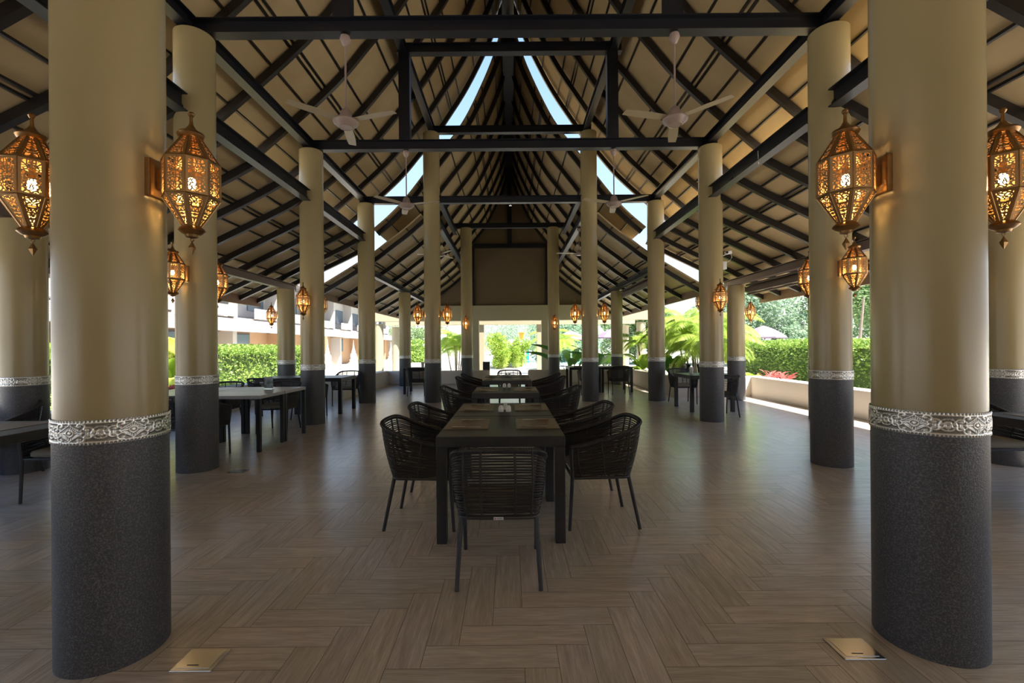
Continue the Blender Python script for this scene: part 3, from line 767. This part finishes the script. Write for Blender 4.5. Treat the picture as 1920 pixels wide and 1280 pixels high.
# placemats with cutlery
def flat(name, mat, pts, z0, th, parent=None):
    m = MB(); n = len(pts); m.add([(x,y,z0) for x,y in pts]+[(x,y,z0+th) for x,y in pts], [tuple(range(n))[::-1], tuple(range(n,2*n))]+[(i,(i+1)%n,n+(i+1)%n,n+i) for i in range(n)])
    return m.build(name, mat, parent)
def fork_mesh():
    m = MB()
    m.tube([(-.10,0,.003),(-.06,0,.005),(0,0,.004),(.035,0,.006)], [.0055,.004,.0028,.003], 8, flat=1.6)
    m.box((.048,0,.007), (.026,.020,.0018))
    for k in range(4): y = (k-1.5)*.0058; m.tube([(.058,y,.007),(.085,y,.009),(.104,y,.004)], .0013, 5)
    return m
def spoon_mesh():
    m = MB(); m.tube([(-.10,0,.003),(-.06,0,.005),(0,0,.004),(.05,0,.005)], [.0055,.004,.0028,.003], 8, flat=1.6)
    m.ball((.078,0,.006), .026, 14, 8, (1.15,.72,.16)); return m
def knife_mesh():
    m = MB(); m.tube([(-.11,0,.004),(-.03,0,.004),(0,0,.003)], [.006,.005,.003], 8, flat=1.3)
    m.add([(0,-.006,.002),(.09,-.009,.002),(.115,.002,.002),(.11,.006,.002),(0,.006,.002),(0,-.006,.0035),(.09,-.009,.0035),(.115,.002,.0035),(.11,.006,.0035),(0,.006,.0035)],
          [(4,3,2,1,0),(5,6,7,8,9),(0,1,6,5),(1,2,7,6),(2,3,8,7),(3,4,9,8),(4,0,5,9)]); return m
protos = {'fork': fork_mesh().build('fork', chrome, smooth=True), 'knife': knife_mesh().build('knife', chrome, smooth=True)}
pu = set()
def cutlery(kind, X, Z, rz, label):
    o = protos[kind].copy() if kind in pu else protos[kind]
    if kind in pu: C.objects.link(o)
    pu.add(kind); o.location = (X*S, Z*S, TH+.003); o.rotation_euler = (0,0,rz); tag(o, label, kind, f'{kind}s laid on the placemats')
matp = flat('placemat', matm, [(-.165,-.235),(.165,-.235),(.165,.235),(-.165,.235)], 0, .0025); mused = False
def setting(X, Z, face, where, wid=.33, dep=.47, cut=True):
    global mused
    o = matp.copy() if mused else matp
    if mused: C.objects.link(o)
    mused = True; o.location = (X*S, Z*S, TH); tag(o, f'brown vinyl placemat {where}', 'placemat', 'brown placemats')
    if cut:
        rz = 0 if face > 0 else PI
        cutlery('knife', X, Z-face*.125, rz, f'steel knife on the placemat {where}')
        cutlery('fork', X+face*.02, Z+face*.125, rz, f'steel fork on the placemat {where}')
for zz, wz in ((2.675,'of the front table'),(3.38,'of the second joined table')):
    setting(-.25, zz, 1, f'at the left edge {wz}'); setting(.15, zz, -1, f'at the right edge {wz}')
setting(-.25, 4.78, 1, 'at the left edge of the middle table'); setting(.15, 4.78, -1, 'at the right edge of the middle table')
for zz, wz in ((6.35,'of the nearer far table'),(6.95,'of the farthest table')):
    setting(-.25, zz, 1, f'at the left edge {wz}'); setting(.15, zz, -1, f'at the right edge {wz}')
setting(-3.0, 2.70, -1, 'on the table at the left frame edge', cut=False); setting(3.25, 2.72, 1, 'on the table at the right frame edge', cut=False)
# shakers
def shaker():
    m = MB(); pr = [(.020,0),(.026,.004),(.027,.02),(.0255,.04),(.021,.056),(.012,.065),(.001,.067)]
    m.lathe(pr, 24); o = m.build('shaker', ceram, smooth=True)
    d_ = MB()
    for k in range(5): a = 2*PI*k/5; d_.lathe([(.0012,.0655),(.0012,.0672)], 6, (.005*math.cos(a), .005*math.sin(a), 0))
    d_.build('shaker_hole', blackm, o); return o
s0 = shaker(); used = False
for X, Z, wz in ((-.0,3.15,'on the second joined table'),(0,5.0,'on the middle table'),(0,6.98,'on the farthest table')):
    for dx, sd in ((-.068,'left'),(-.018,'right')):
        o = copy_tree(s0) if used else s0; used = True; o.location = ((X+dx)*S, Z*S, TH); tag(o, f'small white ceramic shaker {wz}, {sd} of the pair', 'shaker', 'white shakers')
m = MB(); m.lathe([(.017,0),(.019,.003),(.018,.06),(.014,.064),(.013,.06),(.013,.01),(.001,.01)], 20, (-.04*S, 3.28*S, TH)); tag(m.build('toothpick_holder', ceram, smooth=True), 'white toothpick holder standing behind the pair of shakers', 'toothpick holder')
# table card on pale table
o = empty('card_stand', (-2.69*S, 5.06*S, TH), math.radians(-8), 'clear upright card stand with a photo card on the pale table', 'card stand')
m = MB(); m.lohi((-.075,-.03,0),(.075,.03,.006)); m.lohi((-.075,-.003,.006),(.075,0,.19)); m.build('acrylic_holder', glassm, o)
m = MB(); m.lohi((-.07,.0005,.012),(.07,.0025,.185)); cd = m.build('photo_card', None, o)
def cardmat():
    m, t, b = newmat('photo_card'); L = t.links; tc = N(t, 'ShaderNodeTexCoord'); nz = N(t, 'ShaderNodeTexNoise', i_Scale=16.0, i_Detail=6.0)
    L.new(tc.outputs['Object'], nz.inputs[0]); cr = N(t, 'ShaderNodeValToRGB'); cr.color_ramp.elements[0].position=.42; cr.color_ramp.elements[0].color = (.04,.07,.07,1)
    cr.color_ramp.elements[1].position = .6; cr.color_ramp.elements[1].color = (.55,.62,.62,1); L.new(nz.outputs[0], cr.inputs[0]); L.new(cr.outputs[0], b.inputs['Base Color']); return m
cd.data.materials.append(cardmat())
m = MB(); m.lohi((-.07,.0003,.15),(.07,.0004,.185)); m.lohi((-.07,.0003,.012),(.07,.0004,.03)); m.build('card_border', camw, o)
# vases, candles
def small(name, prof, X, Z, mat, label, cat, zoff=0): 
    m = MB(); m.lathe(prof, 24, (X*S, Z*S, TH+zoff)); return tag(m.build(name, mat, smooth=True), label, cat)
small('vase', [(.03,0),(.04,.01),(.045,.10),(.055,.17),(.05,.17),(.03,.02),(.001,.02)], -1.93, 10.0, ceram, 'pale ribbed vase on the small far left table', 'vase')
small('candle_holder', [(.035,0),(.04,.01),(.04,.15),(.036,.15),(.034,.02),(.001,.02)], 2.80, 7.05, ceram, 'white candle holder on the small right table', 'candle holder')
for X, Z, lb in ((2.05,9.85,'clear drinking glass on the far right table, left one'),(2.16,9.95,'clear drinking glass on the far right table, right one')):
    small('drinking_glass', [(.025,0),(.028,.005),(.033,.12),(.031,.12),(.026,.01),(.001,.01)], X, Z, glassm, lb, 'glass')
small('tray', [(.001,0),(.13,.002),(.15,.02),(.147,.02),(.128,.006),(.001,.006)], 1.48, 9.9, chrome, 'round silver tray on the table left of the tall lantern column', 'tray')

# ------------------------------------------------------------------ floor boxes, camera, blinds, sprinkler, cable
def fbox(X, Z, label, s=.115, dz=0):
    o = empty('floor_socket', (X*S, Z*S, .001), dz, label, 'floor socket', 'metal floor sockets')
    m = MB(); m.lohi((-s*.78,-s*.62,0),(s*.78,s*.62,.004)); m.build('socket_rim', socketm, o, bevel=.002)
    m = MB(); m.lohi((-s*.62,-s*.48,.004),(s*.62,s*.48,.0055)); lid = m.build('socket_lid', socketm, o, bevel=.001)
    m = MB(); m.lohi((-s*.3,-s*.34,.0055),(s*.12,-s*.30,.0062)); m.build('lid_slot', blackm, lid)
fbox(-1.0,1.28+.18,'square steel floor socket by the left foreground column base')
fbox(1.115,1.31+.18,'bright steel floor socket by the right foreground column base')
fbox(-2.22,3.70,'small steel floor socket right of the second left column base')
cc = cols['C2'].location
o = empty('security_camera', (cc.x+R, cc.y-.02, (1.18+1)*S), 0, 'white security camera with cable on side of the right aisle column', 'security camera')
m = MB(); m.tube([(0,0,-.02),(.05,-.02,0)], .008, 8); m.build('mount_arm', camw, o, smooth=True)
m = MB(); m.box((.085,-.03,.03),(.13,.055,.055), Matrix.Rotation(.25,3,'Z')@Matrix.Rotation(-.2,3,'Y')); m.build('camera_body', camw, o, bevel=.006)
m = MB(); m.lathe([(.022,0),(.022,.03)],16); q = m.build('camera_lens', blackm, o); q.rotation_euler = (PI/2,0,0); q.location = (.05,-.045,.03)
m = MB(); m.tube([(.14,-.02,.02),(.16,-.02,-.05),(.12,-.02,-.11),(.06,-.02,-.14)], .004, 6); m.build('camera_cable', camw, o)
m = MB(); m.lohi((cc.x+R-.015,cc.y-.05,(.99+1)*S),(cc.x+R+.065,cc.y+.04,(1.09+1)*S)); tag(m.build('junction_box', camw, bevel=.006), 'small white junction box below the security camera', 'box')
def blind(sx, X, z0, z1, h, label):
    o = empty('rolled_blind', (0,0,0), 0, label, 'blind', 'rolled blinds under the eaves')
    m = MB(); m.lohi(P(sx*X-.05,z0,h+.06), P(sx*X+.05,z1,h+.09)); m.build('head_rail', taupe, o)
    m = MB(); m.tube([P(sx*X,z0+.02,h), P(sx*X,z1-.02,h)], .075, 20); m.build('blind_roll', blindm, o, smooth=True)
    m = MB(); m.tube([P(sx*X-.02,z0,h-.085), P(sx*X-.02,z1,h-.085)], .022, 10); m.build('bottom_bar', taupe, o, smooth=True)
blind(1, 4.22, 6.25, 8.05, .97, 'rolled brown blind under the right eave beam between short columns')
blind(1, 2.85, 8.9, 11.5, 1.29, 'grey rolled blind under the far right beam of the rear pavilion')
m = MB(); c_ = P(.02,8.27,2.56); m.lathe([(.012,0),(.012,.05)],10,(c_.x,c_.y,c_.z)); m.lathe([(.001,-.012),(.035,-.010),(.035,-.006),(.001,-.004)],12,(c_.x,c_.y,c_.z)); m.tube([c_+Vector((-.02,0,0)), c_+Vector((-.012,0,-.01))], .003, 5); m.tube([c_+Vector((.02,0,0)), c_+Vector((.012,0,-.01))], .003, 5)
tag(m.build('sprinkler_head', chrome), 'small metal sprinkler head under the centre of the third crossbeam', 'sprinkler')
m = MB(); b0 = P(2.60,4.75,1.98); m.tube([b0+Vector((.0+.03*math.cos(t),.07*math.cos(t)*.8,-.03-.09*math.sin(t)+.02)) for t in np.linspace(-.3,3.6,16)], .005, 6); m.tube([b0+Vector((.02+.03*math.cos(t),.05*math.cos(t)+.02,-.05-.07*math.sin(t))) for t in np.linspace(-.3,3.6,16)], .005, 6)
tag(m.build('cable_loop', camw), 'pale coil of cable hanging from the right lower beam', 'cable')

# ------------------------------------------------------------------ foliage helpers
def leaf_cloud(name, mat, n, sampler, size=(.04,.09), parent=None, asp=.5, up=.3):
    pts = sampler(n); n = len(pts)
    a = rng.normal(size=(n,3)); a[:,2] *= .6; a /= np.linalg.norm(a,axis=1)[:,None]
    b = rng.normal(size=(n,3)); b -= (b*a).sum(1)[:,None]*a; b /= np.linalg.norm(b,axis=1)[:,None]
    L = rng.uniform(size[0], size[1], n)[:,None]; W = L*asp
    v = np.empty((n,4,3)); v[:,0] = pts-a*L*.5; v[:,1] = pts-b*W*.5; v[:,2] = pts+a*L*.5; v[:,3] = pts+b*W*.5
    v = v.reshape(-1,3).astype(np.float32)
    me = bpy.data.meshes.new(name); me.vertices.add(n*4); me.vertices.foreach_set('co', v.ravel())
    me.loops.add(n*4); me.loops.foreach_set('vertex_index', np.arange(n*4, dtype=np.int32))
    me.polygons.add(n); me.polygons.foreach_set('loop_start', np.arange(0,n*4,4,dtype=np.int32)); me.polygons.foreach_set('loop_total', np.full(n,4,dtype=np.int32))
    me.update(calc_edges=True); me.materials.append(mat)
    o = bpy.data.objects.new(name, me); C.objects.link(o); o.parent = parent; return o
def box_s(lo, hi, bump=.12):
    lo = np.array(lo); hi = np.array(hi)
    def f(n):
        p = rng.uniform(size=(n,3)); k = rng.integers(0,5,n)
        q = rng.uniform(0,1,n)**2*.25
        p[k==0,0] = q[k==0]; p[k==1,0] = 1-q[k==1]; p[k==2,1] = q[k==2]*.3; p[(k==3)|(k==4),2] = 1-q[(k==3)|(k==4)]*.6
        r = lo+(hi-lo)*p; r += bump*np.stack([np.sin(r[:,1]*3.1)+np.sin(r[:,2]*5), np.sin(r[:,0]*3), np.sin(r[:,1]*4.3)+np.sin(r[:,1]*9.7)*.6],1)*.5
        return r
    return f
def blob_s(cs):
    def f(n):
        out = []; wt = np.array([c[3]**2 for c in cs]); wt = wt/wt.sum()
        for c, w_ in zip(cs, wt):
            k = max(1, int(n*w_)); d = rng.normal(size=(k,3)); d /= np.linalg.norm(d,axis=1)[:,None]
            r = c[3]*(1-.35*rng.uniform(size=k)**2); out.append(np.array(c[:3])+d*r[:,None]*np.array([1,1,.85]))
        return np.concatenate(out)
    return f
def hedge(lo, hi, n, label, mat=leaf_hedge):
    o = leaf_cloud('hedge', mat, n, box_s([a*S if i<2 else (a+1)*S for i,a in enumerate(lo)], [a*S if i<2 else (a+1)*S for i,a in enumerate(hi)]), (.06,.13))
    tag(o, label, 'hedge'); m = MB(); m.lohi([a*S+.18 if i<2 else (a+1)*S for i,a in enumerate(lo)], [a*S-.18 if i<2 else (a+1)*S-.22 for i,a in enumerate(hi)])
    m.build('shade_core', basic('hedge_shade', (.05,.09,.02), .9), o); return o  # solid dark box; the hedge's inner shade is put into its colour
hedge((-7.9,5.5,-1.05), (-6.3,15.2,.03), 42000, 'clipped bright green hedge beyond the left parapet')
hedge((7.0,5.2,-1.05), (8.4,14.2,.06), 42000, 'clipped bright green hedge beyond the right parapet')
def tree(X, Z, h, r, n, mat, label, trunk_r=.12, seeds=7, size=(.12,.30), name='tree', lean=0, cat='tree', low=.45, grp='trees of the garden'):
    o = empty(name, (X*S, Z*S, -.12), 0, label, cat, grp)
    H = (h+1)*S
    m = MB(); m.tube([(0,0,0),(lean*.4,.05,H*.4),(lean,0,H*.8)], [trunk_r, trunk_r*.7, trunk_r*.3], 8); m.build('trunk', bark, o, smooth=True)
    cs = [(lean+random.uniform(-.6,.6)*r, random.uniform(-.6,.6)*r, H*random.uniform(low,.92), r*random.uniform(.35,.6)) for _ in range(seeds)]
    leaf_cloud('crown', mat, n, blob_s(cs), size, o); return o
def palm(X, Z, h, nf, fl, mat, label, stems=1, name='palm', base=0, wid=.5, grp='palms around the pavilion'):
    o = empty(name, (X*S, Z*S, base), 0, label, 'palm', grp)
    H = (h+1)*S-base; tr = MB(); vs_ = []; fs = []
    for s_ in range(stems):
        bx, by = (random.uniform(-.35,.35), random.uniform(-.35,.35)) if stems > 1 else (0,0); hh = H*random.uniform(.45,.8) if stems > 1 else H*.8
        tx, ty = bx*1.8, by*1.8
        tr.tube([(bx,by,0),(bx*1.4,by*1.4,hh*.5),(tx,ty,hh)], [.035,.03,.02] if stems > 1 else [.14,.10,.07], 8)
        for k in range(nf):
            a = 2*PI*k/nf + random.uniform(-.3,.3); el = random.uniform(.5,1.3); L = fl*random.uniform(.8,1.1)
            d = Vector((math.cos(a), math.sin(a), 0)); side = Vector((-math.sin(a), math.cos(a), 0)); pts = []
            p = Vector((tx,ty,hh)); e_ = el; st = 16
            for i in range(st+1):
                pts.append((p.copy(), e_)); p = p + (d*math.cos(e_)+Vector((0,0,math.sin(e_))))*(L/st); e_ -= 1.9/st*(1 if stems > 1 else 1.2)
            for i in range(2, st+1):
                q, e2 = pts[i]; t_ = i/st; ll = wid*fl*.55*math.sin(PI*min(1,t_*.85+.12))*random.uniform(.9,1.1)+.03
                fwd = d*math.cos(e2)+Vector((0,0,math.sin(e2)))
                for sg in (-1,1):
                    for sub in (0,.33,.66):
                        q2 = q+fwd*(L/st)*sub; tip = q2+side*sg*ll*.8+fwd*ll*.55+Vector((0,0,-ll*.45)); w2 = fwd*(.006*fl+.005); mid = (q2+tip)/2+Vector((0,0,ll*.08))
                        b = len(vs_); vs_ += [q2, mid-w2, tip, mid+w2]; fs.append((b,b+1,b+2,b+3))
    tr.build('stem', bark, o, smooth=True); m = MB(); m.add(vs_, fs); m.build('fronds', mat, o); return o
def paddle(X, Z, n, hl, mat, label, name='banana_plant', base=0, spread=.5, wl=.28, grp='broad leaved plants', z0=0):
    o = empty(name, (X*S, Z*S, z0), 0, label, 'plant', grp); st = MB(); vs_ = []; fs = []
    for k in range(n):
        a = 2*PI*k/n+random.uniform(-.4,.4); el = random.uniform(.9,1.4); L = hl*random.uniform(.7,1.05)
        d = Vector((math.cos(a), math.sin(a), 0)); side = Vector((-math.sin(a), math.cos(a), 0)); p = Vector((random.uniform(-.1,.1)*spread*2, random.uniform(-.1,.1)*spread*2, 0)); e_ = el; pts = []
        for i in range(15): pts.append((p.copy(), e_)); p = p+(d*math.cos(e_)*spread*1.6+Vector((0,0,math.sin(e_))))*(L/14); e_ -= (.02 if i < 6 else .14)*random.uniform(.8,1.2)
        st.tube([q for q,_ in pts[:8]], .012, 5); b = len(vs_); tw = random.uniform(-.5,.5)
        for i in range(6,15):
            q, e2 = pts[i]; t_ = (i-6)/8; wd = wl*hl*.5*math.sin(PI*min(.98,max(.04,t_*.92+.05)))**.7
            up_ = Vector((0,0,1))*math.cos(e2)-d*math.sin(e2); sd = side*math.cos(tw)+up_*math.sin(tw)
            vs_ += [q-sd*wd+up_*wd*.25, q, q+sd*wd+up_*wd*.25]
        for i in range(8):
            c_ = b+i*3; fs += [(c_,c_+1,c_+4,c_+3),(c_+1,c_+2,c_+5,c_+4)]
    st.build('stalks', leaf_deep, o, smooth=True); m = MB(); m.add(vs_, fs); m.build('leaves', mat, o, smooth=True, sharp=80); return o

# ------------------------------------------------------------------ garden right
palm(4.25, 10.2, .75, 9, 1.5, leaf_bright, 'bushy bright areca palm in the black pots right of the tables', stems=9, base=-.1)
palm(5.0, 11.6, .95, 9, 1.6, leaf_bright, 'second areca palm clump behind the potted one', stems=8, base=-.1)
palm(3.9, 12.4, .6, 8, 1.2, leaf_bright, 'feathery palm left of the right aisle column', stems=5, base=-.1)
for X, Z, lb in ((3.72,10.0,'black glazed pot with sunlit side, left one of two'),(4.22,9.75,'black glazed pot beside the column, right one of two')):
    o = empty('plant_pot', (X*S, Z*S, -.12), 0, lb, 'pot', 'black glazed pots'); m = MB(); m.lathe([(.15,0),(.19,.02),(.26,.45),(.285,.80),(.30,.86),(.30,.92),(.27,.92),(.26,.84),(.001,.82)], 36); m.build('pot_body', potm, o, smooth=True)
paddle(3.55, 11.9, 12, 1.55, leaf_bright, 'sunlit broad leaved heliconia behind the right parapet', name='heliconia')
paddle(3.9, 10.9, 10, 1.35, leaf_deep, 'darker heliconia clump beside the right parapet end', name='heliconia')
paddle(1.75, 13.6, 11, 1.75, leaf_deep, 'dark green banana plant behind the far right table', spread=1.1, wl=.17)
paddle(2.6, 13.7, 11, 1.8, leaf_deep, 'green banana plant left of the far right short column', spread=.9, wl=.18)
for i, (X, Z) in enumerate(((4.95,8.2),(5.15,8.75),(5.35,9.3))):
    paddle(X, Z, 24, .66, leaf_red, f'red leaved cordyline above the right parapet, {ORD[i]} from the camera', name='cordyline', wl=.10, grp='red cordylines', z0=.15, spread=.5)
paddle(5.3, 10.1, 10, .6, leaf_bright, 'low round leaved green plant beside the red cordylines', name='garden_plant', wl=.5, grp='low plants', z0=.1)
def parasol(X, Z, h, r, mat, label, grp):
    o = empty('parasol', (X*S, Z*S, -.12), 0, label, 'parasol', grp); H = (h+1)*S+.12
    m = MB(); m.lathe([(.025,0),(.025,H-.02)], 10); m.build('pole', camw, o)
    m = MB(); n = 8; m.lathe([(r,H-.62),(r*.66,H-.33),(r*.33,H-.13),(.02,H)], n, caps=False); m.lathe([(r,H-.68),(r,H-.62)], n, caps=False); m.build('canopy', mat, o)
PGp = 'lavender parasols beyond the right hedge'
parasol(10.0, 18.0, .74, 1.15, lav, 'lavender parasol right of the far small lantern, fully visible', PGp)
parasol(9.6, 20.5, .74, 1.15, lav, 'lavender parasol partly hidden behind the right short column', PGp)
parasol(5.0, 22, .85, 1.2, lav, 'lavender parasol between far right column and palms', PGp)
parasol(3.2, 24, .8, 1.2, lav, 'lavender parasol behind the banana plant', PGp)
tree(11.5, 24, 3.2, 3.6, 22000, leaf_blue, 'blue green casuarina tree behind the lavender parasols', seeds=12)
tree(17.5, 24, 4.2, 4.5, 26000, leaf_tree, 'large broad green tree seen beside the second right column', seeds=14)
tree(14.2, 22, 1.6, 2.4, 12000, leaf_blue, 'smaller grey green tree filling the gap beneath the eave', seeds=9, low=.2)
tree(23, 26, 4.5, 5, 22000, leaf_tree, 'tall tree at the right edge beyond the hedge', seeds=12, low=.3)
tree(8.6, 17, .55, .8, 5000, leaf_yel, 'yellow flowering bush beside the small right lantern', name='bush', cat='bush', trunk_r=.04, size=(.08,.18), low=.3)
m = MB(); m.tube([P(11.1,14.6,-1.05), P(11.2,14.6,0), P(11.35,14.6,1.5)], [.07,.06,.04], 8); tag(m.build('bare_trunk', bark, smooth=True), 'slender leaning grey tree trunk between the two right columns', 'tree trunk')
tree(7.5, 26, 2.6, 3.2, 18000, leaf_tree, 'dark tree far behind the areca palms', seeds=10, low=.25)
tree(3.5, 30, 2.2, 3.6, 18000, leaf_blue, 'pale green tree far behind the right tables', seeds=10, low=.2)
# ------------------------------------------------------------------ garden centre
BGn = 'bamboo clumps beyond the back opening'
def bamboo(X, Z, h, n, leaves, label, mat=leaf_bright):
    o = empty('bamboo_clump', (X*S, Z*S, -.12), 0, label, 'bamboo', BGn); m = MB(); H = (h+1)*S; cs = []
    for k in range(n):
        a = random.uniform(0,2*PI); r = random.uniform(0,.7); x, y = r*math.cos(a), r*math.sin(a); hh = H*random.uniform(.6,1)
        m.tube([(x,y,0),(x*1.2,y*1.2,hh*.6),(x*1.6,y*1.6,hh)], [.02,.016,.006], 6)
        for q in range(5): t_ = random.uniform(.15,1); cs.append((x*(1+.6*t_), y*(1+.6*t_), hh*t_, random.uniform(.18,.36)))
    m.build('canes', basic('bamboo_cane', (.45,.45,.16), .5), o); leaf_cloud('bamboo_leaves', mat, leaves, blob_s(cs), (.12,.26), o, asp=.22); return o
bamboo(-.55, 22, .75, 14, 6000, 'bright bamboo clump left in the back opening')
bamboo(.15, 23, .70, 12, 5000, 'bright bamboo clump in the middle of the back opening')
bamboo(.42, 24.5, .30, 10, 3200, 'sparser bamboo clump right in the back opening')
palm(-2.25, 19, .62, 10, 1.6, leaf_bright, 'sunny palm left of the far left lantern column', stems=6, base=-.1)
palm(-3.0, 26, 1.1, 10, 2.0, leaf_bright, 'taller palm behind the left back opening', stems=3, base=-.1)
palm(2.2, 21, .75, 9, 1.8, leaf_bright, 'yellow green palm right of the far right lantern column', stems=4, base=-.1)
tree(-8, 44, 1.6, 3.2, 12000, leaf_tree, 'rounded shrub tree far left of the pool', seeds=9, low=.2)
tree(-6.5, 33, .4, 2.0, 9000, leaf_hedge, 'low green bush far behind the left short column', seeds=9, low=.2, name='bush', cat='bush')
tree(6, 50, 2.6, 6, 16000, leaf_tree, 'wide tree beyond the pool on the right', seeds=12, low=.2)
tree(-1, 60, 2.8, 8, 20000, leaf_blue, 'distant pale tree line tree straight ahead', seeds=14, low=.2)
tree(-16, 60, 3.2, 8, 16000, leaf_tree, 'distant tree behind the left buildings', seeds=12, low=.2)
m = MB(); m.lohi(P(-1.5,27,-1.08),P(9,44,-1.02)); tag(m.build('pool_water', water), 'bright blue swimming pool beyond the back opening', 'pool')
m = MB(); pts = [P(-2.6+.5*math.cos(a)*0+3.2*math.cos(a), 25+2.4*math.sin(a), -1.04) for a in np.linspace(PI,2*PI,24)]; m.tube(pts, .16, 8); tag(m.build('pool_coping', bwhite, smooth=True), 'curved white coping at the near pool edge', 'pool edge')
o = empty('water_play_bucket', P(1.15,33,-1), 0, 'orange tipping bucket on a teal post in the pool', 'water play structure')
m = MB(); m.tube([(.1,0,0),(.15,0,.9),(.05,0,1.6),(-.35,0,2.1)], [.16,.14,.08,.05], 12); m.build('post', tealp, o, smooth=True)
m = MB(); m.lathe([(.18,0),(.30,.6),(.33,.6),(.33,.66),(.001,.66)], 20, (-.45,0,2.05)); m.build('bucket', orange, o, smooth=True)
m = MB(); m.lohi((-1.1,-.3,0),(-.5,.3,1.3)); m.lohi((-1.6,-.3,.1),(-1.0,.3,.7)); m.build('slide_tower', orange, o, bevel=.1)
m = MB(); m.ball(P(.2,36,-.35), 1.5, 20, 12, (1.2,1,.8)); tag(m.build('white_dome', bwhite, smooth=True), 'white rounded play rock behind the bamboo', 'play rock')
parasol(-3.4, 21.5, .55, 1.0, tealc, 'pale teal parasol left of the far left lantern column', 'teal parasols')
parasol(-3.9, 25, .9, 1.2, bwhite, 'white parasol behind the teal one', 'teal parasols')
# lounger & planter boxes seen over parapet
m = MB(); m.lohi(P(-1.0,16.4,-1.05),P(-.75,16.7,-.55)); tag(m.build('planter_box', blackm, bevel=.01), 'dark box standing at left of the back opening', 'planter box')
# ------------------------------------------------------------------ buildings left
def bld(x, z0, z1, label):
    o = empty('resort_building', (0,0,0), 0, label, 'building', 'two storey resort blocks on the left')
    m = MB(); m.lohi(P(x-.3,z0,-1.1),P(x-.1,z1,.9)); m.build('ground_floor_wall', peach, o)
    m = MB(); m.lohi(P(x-1.5,z0,.9),P(x-1.3,z1,3.2)); m.build('upper_wall', bwhite, o)
    m = MB(); v = [P(x+.9,z0,.68),P(x+.9,z1,.68),P(x-1.5,z1,1.35),P(x-1.5,z0,1.35)]; v += [p+Vector((0,0,.10)) for p in v]
    m.add(v, [(0,1,2,3),(7,6,5,4),(0,4,5,1),(1,5,6,2),(2,6,7,3),(3,7,4,0)])
    for k in range(9):
        t_ = k/9; m.lohi(P(x+.9-2.4*t_-.02,z0,.68+.67*t_+.06), P(x+.9-2.4*t_+.02,z1,.68+.67*t_+.09))
    m.build('skirt_roof', shingle, o)
    m = MB(); m.lohi(P(x+.88,z0,.60),P(x+.94,z1,.76)); m.build('gutter', basic('gutter_blue', (.30,.38,.42), .5), o)
    z = z0+.6; k = 0
    while z < z1-1:
        m = MB(); m.lohi(P(x-.1,z,-1.1),P(x+.5,z+.25,.62)); m.build('partition_wall', peach if k % 2 else bwhite, o)
        m = MB(); m.lohi(P(x-.12,z+.9,-.2),P(x-.05,z+2.0,.55)); wn = m.build('window', winm, o)
        m = MB(); m.lohi(P(x-.13,z+.82,-.28),P(x-.08,z+2.08,.62)); m.build('window_frame', taupe, wn)
        m = MB(); m.lohi(P(x-1.32,z+.6,1.7),P(x-1.26,z+1.9,2.7)); wn = m.build('window', winm, o)
        m = MB(); m.lohi(P(x-1.3,z+2.1,1.2),P(x-.7,z+2.3,3.2)); m.build('balcony_wall', bwhite, o)
        m = MB(); m.lohi(P(x-.8,z+.3,1.3),P(x-.72,z+2.1,1.75)); m.build('balcony_parapet', bwhite, o)
        z += 3.4; k += 1
    m = MB(); m.lohi(P(x-3.6,z0-.3,3.2),P(x-.4,z1+.3,3.35)); m.build('roof', shingle, o)
    m = MB(); m.lohi(P(x-4,z0,-1.1),P(x-1.5,z1,3.2)); m.build('rear_volume', bwhite, o)
bld(-10.5, 9, 26, 'near white and peach resort building behind the left hedge')
bld(-11.2, 28, 44, 'farther white resort building with balconies, left background')
m = MB(); m.lohi(P(-12,52,-1.1),P(-4,56,3.4)); tag(m.build('hotel_block', bwhite), 'distant white hotel block behind the left palms', 'building')
for i, (z, lb) in enumerate(((23.5,'white stone stupa ornament nearest, against the hedge end'),(27.4,'white stone stupa ornament left of the third left column'),(36,'white stone stupa ornament right of the third left column'),(49,'distant white stupa ornament beside the far left lantern'))):
    o = MB(); o.lathe([(.42,0),(.42,.25),(.32,.28),(.32,.5),(.25,.55),(.27,.7),(.24,.95),(.16,1.05),(.17,1.15),(.10,1.3),(.11,1.38),(.06,1.5),(.07,1.56),(.03,1.8),(.01,2.1)], 16, (-9.45*S, z*S, -.12)); tag(o.build('stupa_ornament', bwhite, smooth=True), lb, 'garden ornament', 'white stupa ornaments')
palm(-6.4, 8.3, .5, 9, 1.0, leaf_yel, 'yellow green palm glimpsed between the two left columns', stems=3, base=-.1)
paddle(-6.0, 8.0, 12, 1.7, leaf_bright, 'banana plant glimpsed between the two left columns', wl=.35)
paddle(-5.5, 7.2, 16, .9, leaf_red, 'red and green croton bush above left parapet between columns', name='croton', wl=.3, grp='red shrubs')
